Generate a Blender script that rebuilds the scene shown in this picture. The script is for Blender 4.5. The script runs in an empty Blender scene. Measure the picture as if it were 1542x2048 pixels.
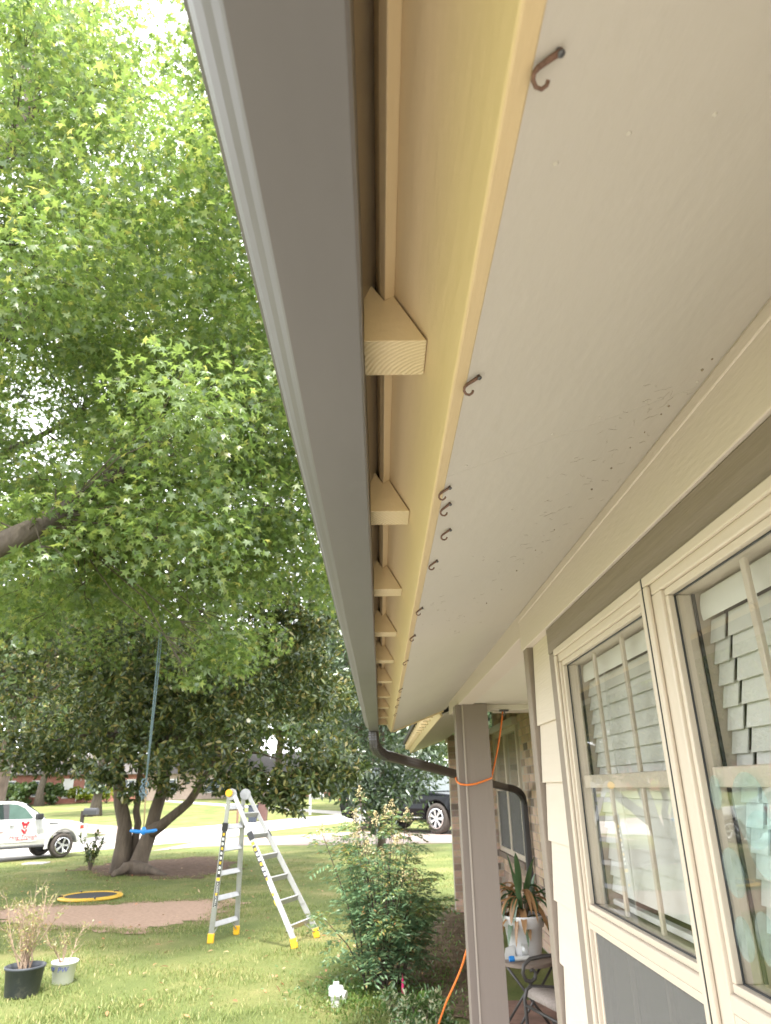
import bpy, bmesh, math, random
import numpy as np
from mathutils import Vector, Matrix
random.seed(7); rng = np.random.default_rng(11)
sc = bpy.context.scene
col = sc.collection
R = math.radians
H = 2.1                                   # height of the eye above the lawn

# ------------------------------------------------------------------ camera
FPX, PITCH, YAW, ROLL = 1380.0, 21.8267, 0.7745, -1.15      # focal length in pixels of a 2048 high picture
_p, _y, _r = R(PITCH), R(YAW), R(ROLL)
_d = Vector((math.sin(_y)*math.cos(_p), math.cos(_y)*math.cos(_p), math.sin(_p)))
_R = _d.cross(Vector((0, 0, 1))).normalized(); _U = _R.cross(_d)
CR = _R*math.cos(_r) + _U*math.sin(_r); CU = -_R*math.sin(_r) + _U*math.cos(_r)
cd = bpy.data.cameras.new('camera'); cam = bpy.data.objects.new('camera', cd); col.objects.link(cam)
M = Matrix((CR, CU, -_d)).transposed().to_4x4(); M.translation = Vector((0, 0, H)); cam.matrix_world = M
cd.sensor_fit = 'VERTICAL'; cd.sensor_height = 36; cd.lens = FPX/2048*36; cd.clip_start = 0.02; cd.clip_end = 1500
cd.dof.use_dof = True; cd.dof.focus_distance = 1.5; cd.dof.aperture_fstop = 9
sc.camera = cam

# ------------------------------------------------------------------ sky, sun, exposure
SUN_EL, SUN_AZ = 62.0, 170.0              # azimuth from +Y towards +X
w = bpy.data.worlds.new('World'); sc.world = w; w.use_nodes = True
nt = w.node_tree; nt.nodes.clear()
sky = nt.nodes.new('ShaderNodeTexSky'); sky.sky_type = 'NISHITA'; sky.sun_disc = False
sky.sun_elevation = R(SUN_EL); sky.sun_rotation = R(SUN_AZ); sky.air_density = 1.0; sky.dust_density = 3.0; sky.ozone_density = 1.0
tc = nt.nodes.new('ShaderNodeTexCoord'); ns = nt.nodes.new('ShaderNodeTexNoise'); ns.inputs['Scale'].default_value = 1.6; ns.inputs['Detail'].default_value = 6
cr = nt.nodes.new('ShaderNodeValToRGB'); cr.color_ramp.elements[0].position = .30; cr.color_ramp.elements[0].color = (.62, .62, .62, 1); cr.color_ramp.elements[1].position = .62; cr.color_ramp.elements[1].color = (.96, .96, .96, 1)
mx = nt.nodes.new('ShaderNodeMix'); mx.data_type = 'RGBA'; mx.inputs['B'].default_value = (9.6, 9.7, 9.9, 1)
bg = nt.nodes.new('ShaderNodeBackground'); bg.inputs['Strength'].default_value = 0.15
wo = nt.nodes.new('ShaderNodeOutputWorld')
nt.links.new(tc.outputs['Generated'], ns.inputs['Vector']); nt.links.new(ns.outputs['Fac'], cr.inputs['Fac'])
nt.links.new(cr.outputs['Color'], mx.inputs['Factor']); nt.links.new(sky.outputs['Color'], mx.inputs['A'])
nt.links.new(mx.outputs['Result'], bg.inputs['Color']); nt.links.new(bg.outputs['Background'], wo.inputs['Surface'])
sl = bpy.data.lights.new('sun', 'SUN'); sl.energy = 2.8; sl.angle = R(7.0); sl.color = (1.0, .955, .88)
so = bpy.data.objects.new('sun', sl); col.objects.link(so)
_sd = Vector((math.sin(R(SUN_AZ))*math.cos(R(SUN_EL)), math.cos(R(SUN_AZ))*math.cos(R(SUN_EL)), math.sin(R(SUN_EL))))
so.rotation_euler = _sd.to_track_quat('Z', 'Y').to_euler(); so.location = _sd*60
vs = sc.view_settings; vs.view_transform = 'Standard'; vs.look = 'None'; vs.gamma = 1.0; vs.use_curve_mapping = False
vs.exposure = 1.85
sc.cycles.use_denoising = True; sc.cycles.max_bounces = 8; sc.cycles.diffuse_bounces = 5; sc.cycles.transparent_max_bounces = 16
sc.cycles.caustics_reflective = False; sc.cycles.caustics_refractive = False

# ------------------------------------------------------------------ helpers
def ray(px, py):
    return _d*FPX + CR*(px-771) + CU*(1024-py)
def at(px, py, Y):                         # the point at depth Y seen at a pixel of the 1542 x 2048 photograph
    r = ray(px, py); r = r*(Y/r.y); return Vector((r.x, r.y, r.z+H))
def atx(px, py, X):
    r = ray(px, py); r = r*(X/r.x); return Vector((r.x, r.y, r.z+H))
def tz(x, y):                              # terrain height
    return 0.03*min(max(y-50, 0), 45)
def gp(px, py):                            # the point of the terrain seen at a pixel
    r = ray(px, py)
    y = 2.0
    while y < 400:
        z = H + r.z*(y/r.y)
        if z <= tz(0, y): break
        y += .1 if y < 60 else .25
    return Vector((r.x*y/r.y, y, tz(0, y)))

def lin(h):
    h = h.lstrip('#'); o = []
    for i in (0, 2, 4):
        c = int(h[i:i+2], 16)/255; o.append(c/12.92 if c <= .04045 else ((c+.055)/1.055)**2.4)
    return (*o, 1)
def new_mat(name):
    m = bpy.data.materials.new(name); m.use_nodes = True; n = m.node_tree; n.nodes.clear()
    out = n.nodes.new('ShaderNodeOutputMaterial'); return m, n, out
def nd(n, t, **kw):
    x = n.nodes.new(t)
    for k, v in kw.items():
        if k in x.inputs.keys(): x.inputs[k].default_value = v
        else: setattr(x, k, v)
    return x
def mat(name, base, rough=.6, var=.12, scale=8, bump=.15, bscale=60, metal=0, stretch=(1, 1, 1), spec=.5, coat=0, var2=None, dirt=None, bdist=.004):
    """painted / plain surface: base colour with mottled variation and fine relief"""
    m, n, out = new_mat(name)
    b = nd(n, 'ShaderNodeBsdfPrincipled', Roughness=rough, Metallic=metal)
    b.inputs['Specular IOR Level'].default_value = spec
    if coat: b.inputs['Coat Weight'].default_value = coat; b.inputs['Coat Roughness'].default_value = .08
    t = nd(n, 'ShaderNodeTexCoord'); mp = nd(n, 'ShaderNodeMapping'); mp.inputs['Scale'].default_value = stretch
    n.links.new(t.outputs['Object'], mp.inputs['Vector'])
    a = nd(n, 'ShaderNodeTexNoise', Scale=scale, Detail=5.0, Roughness=.6); n.links.new(mp.outputs['Vector'], a.inputs['Vector'])
    r = nd(n, 'ShaderNodeValToRGB'); e = r.color_ramp.elements
    c = base if len(base) == 4 else (*base, 1)
    lo = var2 if var2 else tuple(x*(1-var) for x in c[:3])+(1,)
    e[0].position = .3; e[0].color = lo; e[1].position = .7; e[1].color = tuple(min(1, x*(1+var*.5)) for x in c[:3])+(1,)
    n.links.new(a.outputs['Fac'], r.inputs['Fac']); colr = r.outputs['Color']
    if dirt:
        dn = nd(n, 'ShaderNodeTexNoise', Scale=dirt[1], Detail=8.0, Roughness=.75); n.links.new(t.outputs['Object'], dn.inputs['Vector'])
        dr = nd(n, 'ShaderNodeValToRGB'); dr.color_ramp.elements[0].position = dirt[2]; dr.color_ramp.elements[0].color = (0, 0, 0, 1); dr.color_ramp.elements[1].position = dirt[2]+.12; dr.color_ramp.elements[1].color = (.8, .8, .8, 1)
        n.links.new(dn.outputs['Fac'], dr.inputs['Fac'])
        mm = nd(n, 'ShaderNodeMix', data_type='RGBA'); mm.inputs['B'].default_value = dirt[0]
        n.links.new(dr.outputs['Color'], mm.inputs['Factor']); n.links.new(colr, mm.inputs['A']); colr = mm.outputs['Result']
    n.links.new(colr, b.inputs['Base Color'])
    if bump:
        bn = nd(n, 'ShaderNodeTexNoise', Scale=bscale, Detail=4.0); n.links.new(mp.outputs['Vector'], bn.inputs['Vector'])
        bp = nd(n, 'ShaderNodeBump', Strength=bump, Distance=bdist); n.links.new(bn.outputs['Fac'], bp.inputs['Height']); n.links.new(bp.outputs['Normal'], b.inputs['Normal'])
    n.links.new(b.outputs['BSDF'], out.inputs['Surface'])
    return m
def leaf_mat(name, cols, trans=.45, gloss=.08, grough=.35):
    """foliage: per-leaf colour, light passing through, slight sheen"""
    m, n, out = new_mat(name)
    g = nd(n, 'ShaderNodeNewGeometry'); r = nd(n, 'ShaderNodeValToRGB'); e = r.color_ramp.elements
    while len(e) < len(cols): e.new(.5)
    for i, (p, c) in enumerate(cols): e[i].position = p; e[i].color = (*c[:3], 1)
    n.links.new(g.outputs['Random Per Island'], r.inputs['Fac'])
    df = nd(n, 'ShaderNodeBsdfDiffuse'); tr = nd(n, 'ShaderNodeBsdfTranslucent'); gl = nd(n, 'ShaderNodeBsdfGlossy', Roughness=grough)
    hs = nd(n, 'ShaderNodeHueSaturation', Saturation=1.05, Value=1.6, Hue=.49)
    n.links.new(r.outputs['Color'], df.inputs['Color']); n.links.new(r.outputs['Color'], hs.inputs['Color']); n.links.new(hs.outputs['Color'], tr.inputs['Color'])
    a = nd(n, 'ShaderNodeMixShader', Fac=trans); n.links.new(df.outputs['BSDF'], a.inputs[1]); n.links.new(tr.outputs['BSDF'], a.inputs[2])
    gl.inputs['Color'].default_value = (.9, .95, .9, 1)
    b = nd(n, 'ShaderNodeMixShader', Fac=gloss); n.links.new(a.outputs['Shader'], b.inputs[1]); n.links.new(gl.outputs['BSDF'], b.inputs[2])
    n.links.new(b.outputs['Shader'], out.inputs['Surface'])
    return m

class MB:
    def __init__(s): s.v = []; s.f = []; s.mi = []; s.cur = 0
    def face(s, idx): s.f.append(tuple(idx)); s.mi.append(s.cur)
    def add(s, vs, fs):
        o = len(s.v); s.v += [tuple(v) for v in vs]
        for f in fs: s.face([i+o for i in f])
        return s
    def box(s, x0, x1, y0, y1, z0, z1):
        return s.add([(x0, y0, z0), (x1, y0, z0), (x1, y1, z0), (x0, y1, z0), (x0, y0, z1), (x1, y0, z1), (x1, y1, z1), (x0, y1, z1)],
                     [(0, 3, 2, 1), (4, 5, 6, 7), (0, 1, 5, 4), (1, 2, 6, 5), (2, 3, 7, 6), (3, 0, 4, 7)])
    def prism(s, prof, a0, a1, axis='y'):
        """closed 2-D profile swept along an axis: y -> (x, z) profile, x -> (y, z), z -> (x, y)"""
        n = len(prof)
        def mk(p, a):
            return (p[0], a, p[1]) if axis == 'y' else ((a, p[0], p[1]) if axis == 'x' else (p[0], p[1], a))
        vs = [mk(p, a0) for p in prof] + [mk(p, a1) for p in prof]
        fs = [tuple(range(n)), tuple(range(2*n-1, n-1, -1))] + [(i, i+n, (i+1) % n+n, (i+1) % n) for i in range(n)]
        return s.add(vs, fs)
    def beam(s, p0, p1, w, d, side=(0, 0, 1)):
        p0, p1 = Vector(p0), Vector(p1); t = (p1-p0).normalized(); a = t.cross(Vector(side))
        if a.length < 1e-4: a = t.cross(Vector((1, 0, 0)))
        a.normalize(); b = a.cross(t).normalized()
        q = [a*(w/2)*i + b*(d/2)*j for i, j in ((-1, -1), (1, -1), (1, 1), (-1, 1))]
        return s.add([p0+k for k in q]+[p1+k for k in q], [(3, 2, 1, 0), (4, 5, 6, 7)] + [(i, (i+1) % 4, (i+1) % 4+4, i+4) for i in range(4)])
    def tube(s, pts, rad, n=8, cap=True):
        pts = [Vector(p) for p in pts]; k = len(pts)
        rr = rad if isinstance(rad, (list, tuple)) else [rad]*k
        o = len(s.v); prev = None
        for i, p in enumerate(pts):
            t = (pts[min(i+1, k-1)]-pts[max(i-1, 0)])
            t = t.normalized() if t.length > 1e-9 else Vector((0, 0, 1))
            if prev is None:
                a = t.cross(Vector((0, 0, 1)))
                if a.length < 1e-3: a = t.cross(Vector((1, 0, 0)))
            else: a = prev - t*prev.dot(t)
            a.normalize(); prev = a; b = t.cross(a)
            for j in range(n):
                an = 2*math.pi*j/n; s.v.append(tuple(p+(a*math.cos(an)+b*math.sin(an))*rr[i]))
        for i in range(k-1):
            for j in range(n):
                s.face((o+i*n+j, o+i*n+(j+1) % n, o+(i+1)*n+(j+1) % n, o+(i+1)*n+j))
        if cap:
            s.face([o+j for j in range(n-1, -1, -1)]); s.face([o+(k-1)*n+j for j in range(n)])
        return s
    def rect_tube(s, pts, w, h, up=(0, 0, 1)):
        """rectangular section swept along a bent path"""
        pts = [Vector(p) for p in pts]; k = len(pts); o = len(s.v); up = Vector(up)
        for i, p in enumerate(pts):
            t = (pts[min(i+1, k-1)]-pts[max(i-1, 0)]).normalized()
            a = t.cross(up)
            if a.length < .15: a = self_a
            a = a.normalized(); self_a = a; b = a.cross(t).normalized()
            for q in ((-1, -1), (1, -1), (1, 1), (-1, 1)): s.v.append(tuple(p+a*(w/2*q[0])+b*(h/2*q[1])))
        for i in range(k-1):
            for j in range(4): s.face((o+i*4+j, o+i*4+(j+1) % 4, o+(i+1)*4+(j+1) % 4, o+(i+1)*4+j))
        s.face((o+3, o+2, o+1, o)); s.face([o+(k-1)*4+j for j in range(4)])
        return s
    def lathe(s, prof, n=24, c=(0, 0, 0)):
        o = len(s.v); k = len(prof)
        for (r, z) in prof:
            for j in range(n):
                a = 2*math.pi*j/n; s.v.append((c[0]+r*math.cos(a), c[1]+r*math.sin(a), c[2]+z))
        for i in range(k-1):
            for j in range(n): s.face((o+i*n+j, o+i*n+(j+1) % n, o+(i+1)*n+(j+1) % n, o+(i+1)*n+j))
        return s
    def disc(s, c, r, n=16, axis='z', flip=False):
        o = len(s.v)
        for j in range(n):
            a = 2*math.pi*j/n; u, v = r*math.cos(a), r*math.sin(a)
            s.v.append((c[0]+u, c[1]+v, c[2]) if axis == 'z' else ((c[0]+u, c[1], c[2]+v) if axis == 'y' else (c[0], c[1]+u, c[2]+v)))
        ids = list(range(o, o+n)); s.face(ids[::-1] if flip else ids); return s
    def xform(s, M):
        s.v = [tuple(M @ Vector(v)) for v in s.v]; return s
    def mesh(s, name):
        me = bpy.data.meshes.new(name); me.from_pydata(s.v, [], s.f); me.update(); return me
    def build(s, name, mats, parent=None, smooth=False, local=False, bevel=0, seg=2, kind=None, label=None):
        if parent is not None and not local:
            off = Vector((0, 0, 0)); q = parent
            while q is not None: off += q.location; q = q.parent
            s.v = [(v[0]-off.x, v[1]-off.y, v[2]-off.z) for v in s.v]
        me = s.mesh(name)
        if not isinstance(mats, (list, tuple)): mats = [mats]
        for m in mats: me.materials.append(m)
        me.polygons.foreach_set('material_index', s.mi)
        bm = bmesh.new(); bm.from_mesh(me); bmesh.ops.recalc_face_normals(bm, faces=bm.faces); bm.to_mesh(me); bm.free()
        if smooth: me.polygons.foreach_set('use_smooth', [True]*len(me.polygons))
        o = bpy.data.objects.new(name, me); col.objects.link(o)
        if parent is not None: o.parent = parent
        if bevel:
            b = o.modifiers.new('bevel', 'BEVEL'); b.width = bevel; b.segments = seg; b.limit_method = 'ANGLE'
        if smooth == 'auto':
            md = o.modifiers.new('wn', 'WEIGHTED_NORMAL')
        if kind: o['kind'] = kind
        if label: o['label'] = label
        return o

def tag(o, label, cat, group=None):
    o['label'] = label; o['category'] = cat
    if group: o['group'] = group
    return o
def thing(name, label, cat, loc=(0, 0, 0), rz=0, group=None):
    o = bpy.data.objects.new(name, None); o.empty_display_size = .1; col.objects.link(o)
    o.location = loc; o.rotation_euler = (0, 0, rz)
    return tag(o, label, cat, group)
def struct(o): o['kind'] = 'structure'; return o
def empty_part(name, parent, loc=(0, 0, 0)):
    o = bpy.data.objects.new(name, None); o.empty_display_size = .1; col.objects.link(o); o.parent = parent; o.location = loc; return o
def copy_tree(o, parent=None):
    c = o.copy(); col.objects.link(c); c.parent = parent
    for ch in list(o.children): copy_tree(ch, c)
    return c

def cloud(name, m, parent, P, X, N, S, tv, tf, kind='stuff', smooth=False):
    """many copies of one small leaf template as a single mesh; P centres, X tip directions, N normals, S sizes (world space)"""
    P = np.asarray(P, float); X = np.asarray(X, float); N = np.asarray(N, float); S = np.asarray(S, float)
    if parent is not None:
        off = Vector((0, 0, 0)); q = parent
        while q is not None: off += q.location; q = q.parent
        P = P-np.array(off)
    X = X/np.linalg.norm(X, axis=1, keepdims=True)
    Yv = np.cross(N, X); Yv /= (np.linalg.norm(Yv, axis=1, keepdims=True)+1e-9); Zv = np.cross(X, Yv)
    tv = np.asarray(tv, float); k = len(tv); n = len(P)
    V = P[:, None, :] + S[:, None, None]*(tv[None, :, 0:1]*X[:, None, :] + tv[None, :, 1:2]*Yv[:, None, :] + tv[None, :, 2:3]*Zv[:, None, :])
    ls = np.array([len(f) for f in tf]); flat = np.concatenate([np.array(f) for f in tf])
    loops = (flat[None, :] + (np.arange(n)*k)[:, None]).ravel()
    tot = np.tile(ls, n); start = np.concatenate([[0], np.cumsum(tot)[:-1]])
    me = bpy.data.meshes.new(name); me.vertices.add(n*k); me.vertices.foreach_set('co', V.ravel().astype(np.float32))
    me.loops.add(len(loops)); me.loops.foreach_set('vertex_index', loops.astype(np.int32))
    me.polygons.add(len(tot)); me.polygons.foreach_set('loop_start', start.astype(np.int32)); me.polygons.foreach_set('loop_total', tot.astype(np.int32))
    if smooth: me.polygons.foreach_set('use_smooth', np.ones(len(tot), bool))
    me.update(calc_edges=True); me.materials.append(m)
    o = bpy.data.objects.new(name, me); col.objects.link(o)
    if parent is not None: o.parent = parent
    if kind: o['kind'] = kind
    return o
# leaf templates (tip along +x, width along y, cup along z)
STAR_V = [(0, 0, 0)]
for _i in range(5):
    _a = math.radians(-112+56*_i); _L = (.42, .52, .62, .52, .42)[_i]
    STAR_V.append((_L*math.cos(_a), _L*math.sin(_a), -.06))
for _i in range(6):
    _a = math.radians(-150+(56*_i+10 if _i else 0)); _a = math.radians((-168, -84, -28, 28, 84, 168)[_i]); _L = (.12, .2, .24, .24, .2, .12)[_i]
    STAR_V.append((_L*math.cos(_a), _L*math.sin(_a), .03))
STAR_F = [(0, 6+i, 1+i, 7+i) for i in range(5)]
ELL_V = [(0, 0, 0), (.3, .15, .05), (.62, .17, .05), (1, 0, -.06), (.62, -.17, .05), (.3, -.15, .05), (.5, 0, 0)]
ELL_F = [(0, 6, 2, 1), (6, 3, 2), (0, 5, 4, 6), (6, 4, 3)]
LAN_V = [(0, 0, 0), (.45, .14, .03), (1, 0, -.05), (.45, -.14, .03)]
LAN_F = [(0, 2, 1), (0, 3, 2)]
BLOB_V = [(-.5, -.2, 0), (0, -.5, .1), (.5, -.1, 0), (.2, .45, -.1), (-.35, .35, .1)]
BLOB_F = [(0, 1, 2, 3, 4)]
def rdir(n):
    v = rng.normal(size=(n, 3)); return v/np.linalg.norm(v, axis=1, keepdims=True)

def text_mesh(name, body, size, mtl, parent, M, shear=0, extrude=.001, label=None):
    cu = bpy.data.curves.new(name, 'FONT'); cu.body = body; cu.size = size; cu.extrude = extrude; cu.align_x = 'CENTER'; cu.align_y = 'CENTER'; cu.shear = shear; cu.resolution_u = 3
    t = bpy.data.objects.new(name, cu); col.objects.link(t)
    me = bpy.data.meshes.new_from_object(t.evaluated_get(bpy.context.evaluated_depsgraph_get()))
    bpy.data.objects.remove(t); me.name = name; me.materials.clear(); me.materials.append(mtl)
    o = bpy.data.objects.new(name, me); col.objects.link(o); o.parent = parent; o.matrix_local = M
    return o
# ------------------------------------------------------------------ materials
YEL = mat('yellow_paint', (.63, .495, .285), .5, .035, 3, .2, 90, stretch=(1, .15, 1), dirt=((.40, .31, .17, 1), 5, .70))
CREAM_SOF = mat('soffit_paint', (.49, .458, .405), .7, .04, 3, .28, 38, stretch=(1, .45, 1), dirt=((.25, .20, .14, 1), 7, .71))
CREAM = mat('cream_trim_paint', (.59, .515, .47), .55, .03, 3, .2, 120, stretch=(1, .2, 1), dirt=((.30, .25, .18, 1), 8, .72))
VINYL = mat('cream_vinyl', (.57, .495, .415), .38, .04, 2, .05, 50)
SIDING = mat('siding_paint', (.60, .525, .455), .6, .05, 3, .4, 120, stretch=(1, .05, 1))
TAUPE = mat('taupe_paint', (.245, .20, .168), .55, .08, 4, .6, 60, stretch=(1, .08, 1))
BEAD = mat('column_bead_paint', (.33, .285, .25), .5, .05, 3, 0)
COLM = mat('column_paint', (.215, .178, .157), .55, .06, 3, .25, 60, stretch=(1, 1, .1), dirt=((.16, .13, .11, 1), 3, .62))
WHITEC = mat('porch_ceiling_paint', (.60, .55, .50), .7, .04, 2, .1, 40)
GUT = mat('gutter_metal_paint', (.128, .120, .120), .42, .14, 3, .16, 7, stretch=(1, .25, 1), spec=.4, bdist=.012, dirt=((.145, .14, .132, 1), 3.5, .60))
GUTD = mat('downspout_metal_paint', (.055, .052, .055), .36, .12, 3, .1, 20)
APRON = mat('brown_apron_metal', (.27, .215, .14), .3, .15, 6, .1, 30)
SHING = mat('roof_shingles', (.10, .09, .085), .9, .3, 30, .6, 80)
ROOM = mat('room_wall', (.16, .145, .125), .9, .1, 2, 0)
SLATM = mat('blind_slat', (.66, .655, .63), .45, .03, 4, 0)
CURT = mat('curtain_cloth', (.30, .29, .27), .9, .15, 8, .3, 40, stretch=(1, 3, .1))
RUST = mat('rusty_metal', (.16, .085, .06), .55, .35, 60, .5, 200)
SCREWM = mat('screw_steel', (.13, .13, .14), .35, .2, 60, .2, 200, metal=.8)
DARK = mat('dark_gasket', (.03, .032, .035), .5, .1, 10, 0)
MORT = mat('mortar', (.42, .37, .31), .9, .15, 20, .5, 90)
def brick_mat():
    m, n, out = new_mat('brick_clay'); b = nd(n, 'ShaderNodeBsdfPrincipled', Roughness=.85)
    oi = nd(n, 'ShaderNodeObjectInfo'); r = nd(n, 'ShaderNodeValToRGB'); e = r.color_ramp.elements
    cs = [(0, (.10, .075, .06)), (.16, (.24, .16, .11)), (.36, (.36, .25, .16)), (.55, (.30, .19, .13)), (.75, (.40, .27, .19)), (.92, (.20, .14, .11))]
    while len(e) < len(cs): e.new(.5)
    for i, (p, c) in enumerate(cs): e[i].position = p; e[i].color = (*c, 1)
    g = nd(n, 'ShaderNodeNewGeometry'); ad = nd(n, 'ShaderNodeMath', operation='ADD'); fr = nd(n, 'ShaderNodeMath', operation='FRACT')
    n.links.new(oi.outputs['Random'], ad.inputs[0]); n.links.new(g.outputs['Random Per Island'], ad.inputs[1]); n.links.new(ad.outputs[0], fr.inputs[0]); n.links.new(fr.outputs[0], r.inputs['Fac'])
    t = nd(n, 'ShaderNodeTexCoord'); ns2 = nd(n, 'ShaderNodeTexNoise', Scale=22.0, Detail=6.0); n.links.new(t.outputs['Object'], ns2.inputs['Vector'])
    mm = nd(n, 'ShaderNodeMix', data_type='RGBA', blend_type='MULTIPLY'); mm.inputs['Factor'].default_value = .55
    n.links.new(r.outputs['Color'], mm.inputs['A']); n.links.new(ns2.outputs['Color'], mm.inputs['B'])
    hs = nd(n, 'ShaderNodeHueSaturation', Value=2.1, Saturation=.85); n.links.new(mm.outputs['Result'], hs.inputs['Color'])
    n.links.new(hs.outputs['Color'], b.inputs['Base Color'])
    bp = nd(n, 'ShaderNodeBump', Strength=.6, Distance=.006); n.links.new(ns2.outputs['Fac'], bp.inputs['Height']); n.links.new(bp.outputs['Normal'], b.inputs['Normal'])
    n.links.new(b.outputs['BSDF'], out.inputs['Surface']); return m
BRICK = brick_mat()
def endgrain_mat():
    m, n, out = new_mat('painted_end_grain'); b = nd(n, 'ShaderNodeBsdfPrincipled', Roughness=.55)
    t = nd(n, 'ShaderNodeTexCoord'); mp = nd(n, 'ShaderNodeMapping'); mp.inputs['Location'].default_value = (-.10, -.11, 0); n.links.new(t.outputs['Object'], mp.inputs['Vector'])
    wv = nd(n, 'ShaderNodeTexWave', wave_type='RINGS', rings_direction='Z', Scale=48.0, Distortion=1.2, Detail=3.0); wv.inputs['Detail Scale'].default_value = 2
    n.links.new(mp.outputs['Vector'], wv.inputs['Vector'])
    r = nd(n, 'ShaderNodeValToRGB'); e = r.color_ramp.elements; e[0].position = .25; e[0].color = (.50, .40, .22, 1); e[1].position = .6; e[1].color = (.58, .48, .28, 1)
    n.links.new(wv.outputs['Fac'], r.inputs['Fac']); n.links.new(r.outputs['Color'], b.inputs['Base Color'])
    bp = nd(n, 'ShaderNodeBump', Strength=.5, Distance=.002); n.links.new(wv.outputs['Fac'], bp.inputs['Height']); n.links.new(bp.outputs['Normal'], b.inputs['Normal'])
    n.links.new(b.outputs['BSDF'], out.inputs['Surface']); return m
ENDG = endgrain_mat()
def glass_mat(name='window_glass', tint=(.985, .99, .985), ior=2.2, extra=.02):
    m, n, out = new_mat(name)
    tr = nd(n, 'ShaderNodeBsdfTransparent'); tr.inputs['Color'].default_value = (*tint, 1); gl = nd(n, 'ShaderNodeBsdfGlossy', Roughness=.012)
    fr = nd(n, 'ShaderNodeFresnel', IOR=ior); ad = nd(n, 'ShaderNodeMath', operation='ADD', use_clamp=True); ad.inputs[1].default_value = extra
    n.links.new(fr.outputs['Fac'], ad.inputs[0]); mx = nd(n, 'ShaderNodeMixShader')
    ge = nd(n, 'ShaderNodeNewGeometry'); iv = nd(n, 'ShaderNodeMath', operation='SUBTRACT'); iv.inputs[0].default_value = 1; n.links.new(ge.outputs['Backfacing'], iv.inputs[1])
    mu = nd(n, 'ShaderNodeMath', operation='MULTIPLY'); n.links.new(ad.outputs[0], mu.inputs[0]); n.links.new(iv.outputs[0], mu.inputs[1]); n.links.new(mu.outputs[0], mx.inputs['Fac'])
    n.links.new(tr.outputs['BSDF'], mx.inputs[1]); n.links.new(gl.outputs['BSDF'], mx.inputs[2]); n.links.new(mx.outputs['Shader'], out.inputs['Surface']); return m
GLASS = glass_mat()
def sheer_mat(name, c, alpha, rough=.8):
    m, n, out = new_mat(name); tr = nd(n, 'ShaderNodeBsdfTransparent'); d = nd(n, 'ShaderNodeBsdfDiffuse'); d.inputs['Color'].default_value = (*c, 1)
    mx = nd(n, 'ShaderNodeMixShader', Fac=alpha); n.links.new(tr.outputs['BSDF'], mx.inputs[1]); n.links.new(d.outputs['BSDF'], mx.inputs[2]); n.links.new(mx.outputs['Shader'], out.inputs['Surface']); return m
SCREEN = sheer_mat('insect_screen', (.20, .195, .19), .6)

# ------------------------------------------------------------------ ground
def ground_mat():
    m, n, out = new_mat('lawn'); b = nd(n, 'ShaderNodeBsdfPrincipled', Roughness=.9); b.inputs['Specular IOR Level'].default_value = .15
    t = nd(n, 'ShaderNodeTexCoord')
    a = nd(n, 'ShaderNodeTexNoise', Scale=.55, Detail=8.0, Roughness=.65); n.links.new(t.outputs['Object'], a.inputs['Vector'])
    r = nd(n, 'ShaderNodeValToRGB'); e = r.color_ramp.elements
    cs = [(.30, (.10, .135, .048)), (.46, (.15, .185, .068)), (.57, (.205, .22, .09)), (.70, (.32, .28, .145))]
    while len(e) < len(cs): e.new(.5)
    for i, (p, c) in enumerate(cs): e[i].position = p; e[i].color = (*c, 1)
    n.links.new(a.outputs['Fac'], r.inputs['Fac'])
    f = nd(n, 'ShaderNodeTexNoise', Scale=42.0, Detail=6.0, Roughness=.8); n.links.new(t.outputs['Object'], f.inputs['Vector'])
    r2 = nd(n, 'ShaderNodeValToRGB'); r2.color_ramp.elements[0].position = .3; r2.color_ramp.elements[0].color = (.5, .5, .45, 1); r2.color_ramp.elements[1].position = .68; r2.color_ramp.elements[1].color = (1.35, 1.3, 1.2, 1)
    n.links.new(f.outputs['Fac'], r2.inputs['Fac'])
    mm = nd(n, 'ShaderNodeMix', data_type='RGBA', blend_type='MULTIPLY'); mm.inputs['Factor'].default_value = 1
    n.links.new(r.outputs['Color'], mm.inputs['A']); n.links.new(r2.outputs['Color'], mm.inputs['B']); n.links.new(mm.outputs['Result'], b.inputs['Base Color'])
    bp = nd(n, 'ShaderNodeBump', Strength=.8, Distance=.03); n.links.new(f.outputs['Fac'], bp.inputs['Height']); n.links.new(bp.outputs['Normal'], b.inputs['Normal'])
    n.links.new(b.outputs['BSDF'], out.inputs['Surface']); return m
LAWN = ground_mat()
CONC = mat('street_concrete', (.46, .43, .40), .85, .14, .8, .5, 40, spec=.3)
DRIVE = mat('driveway_concrete', (.34, .27, .235), .88, .16, .7, .5, 40, spec=.3)
DIRT = mat('bare_dirt', (.40, .275, .205), .95, .22, 16, 1, 70, spec=.1, bdist=.012, dirt=((.27, .18, .135, 1), 11, .58))
MULCH = mat('leaf_litter', (.16, .105, .075), .95, .45, 9, 1, 30, spec=.15, bdist=.04)
xs = [-400, -200, -120, -80, -60, -50, -40, -30, -20, -10, -5, 0, 5, 10, 20, 40, 80, 200, 400]
ys = [-200, -60, -20, 0, 10, 20, 30, 40, 50, 55, 60, 65, 70, 75, 80, 85, 90, 95, 110, 160, 300, 700]
g = MB(); g.v = [(x, y, tz(x, y)) for y in ys for x in xs]
for j in range(len(ys)-1):
    for i in range(len(xs)-1):
        a = j*len(xs)+i; g.face((a, a+1, a+1+len(xs), a+len(xs)))
struct(g.build('lawn', LAWN))
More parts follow.
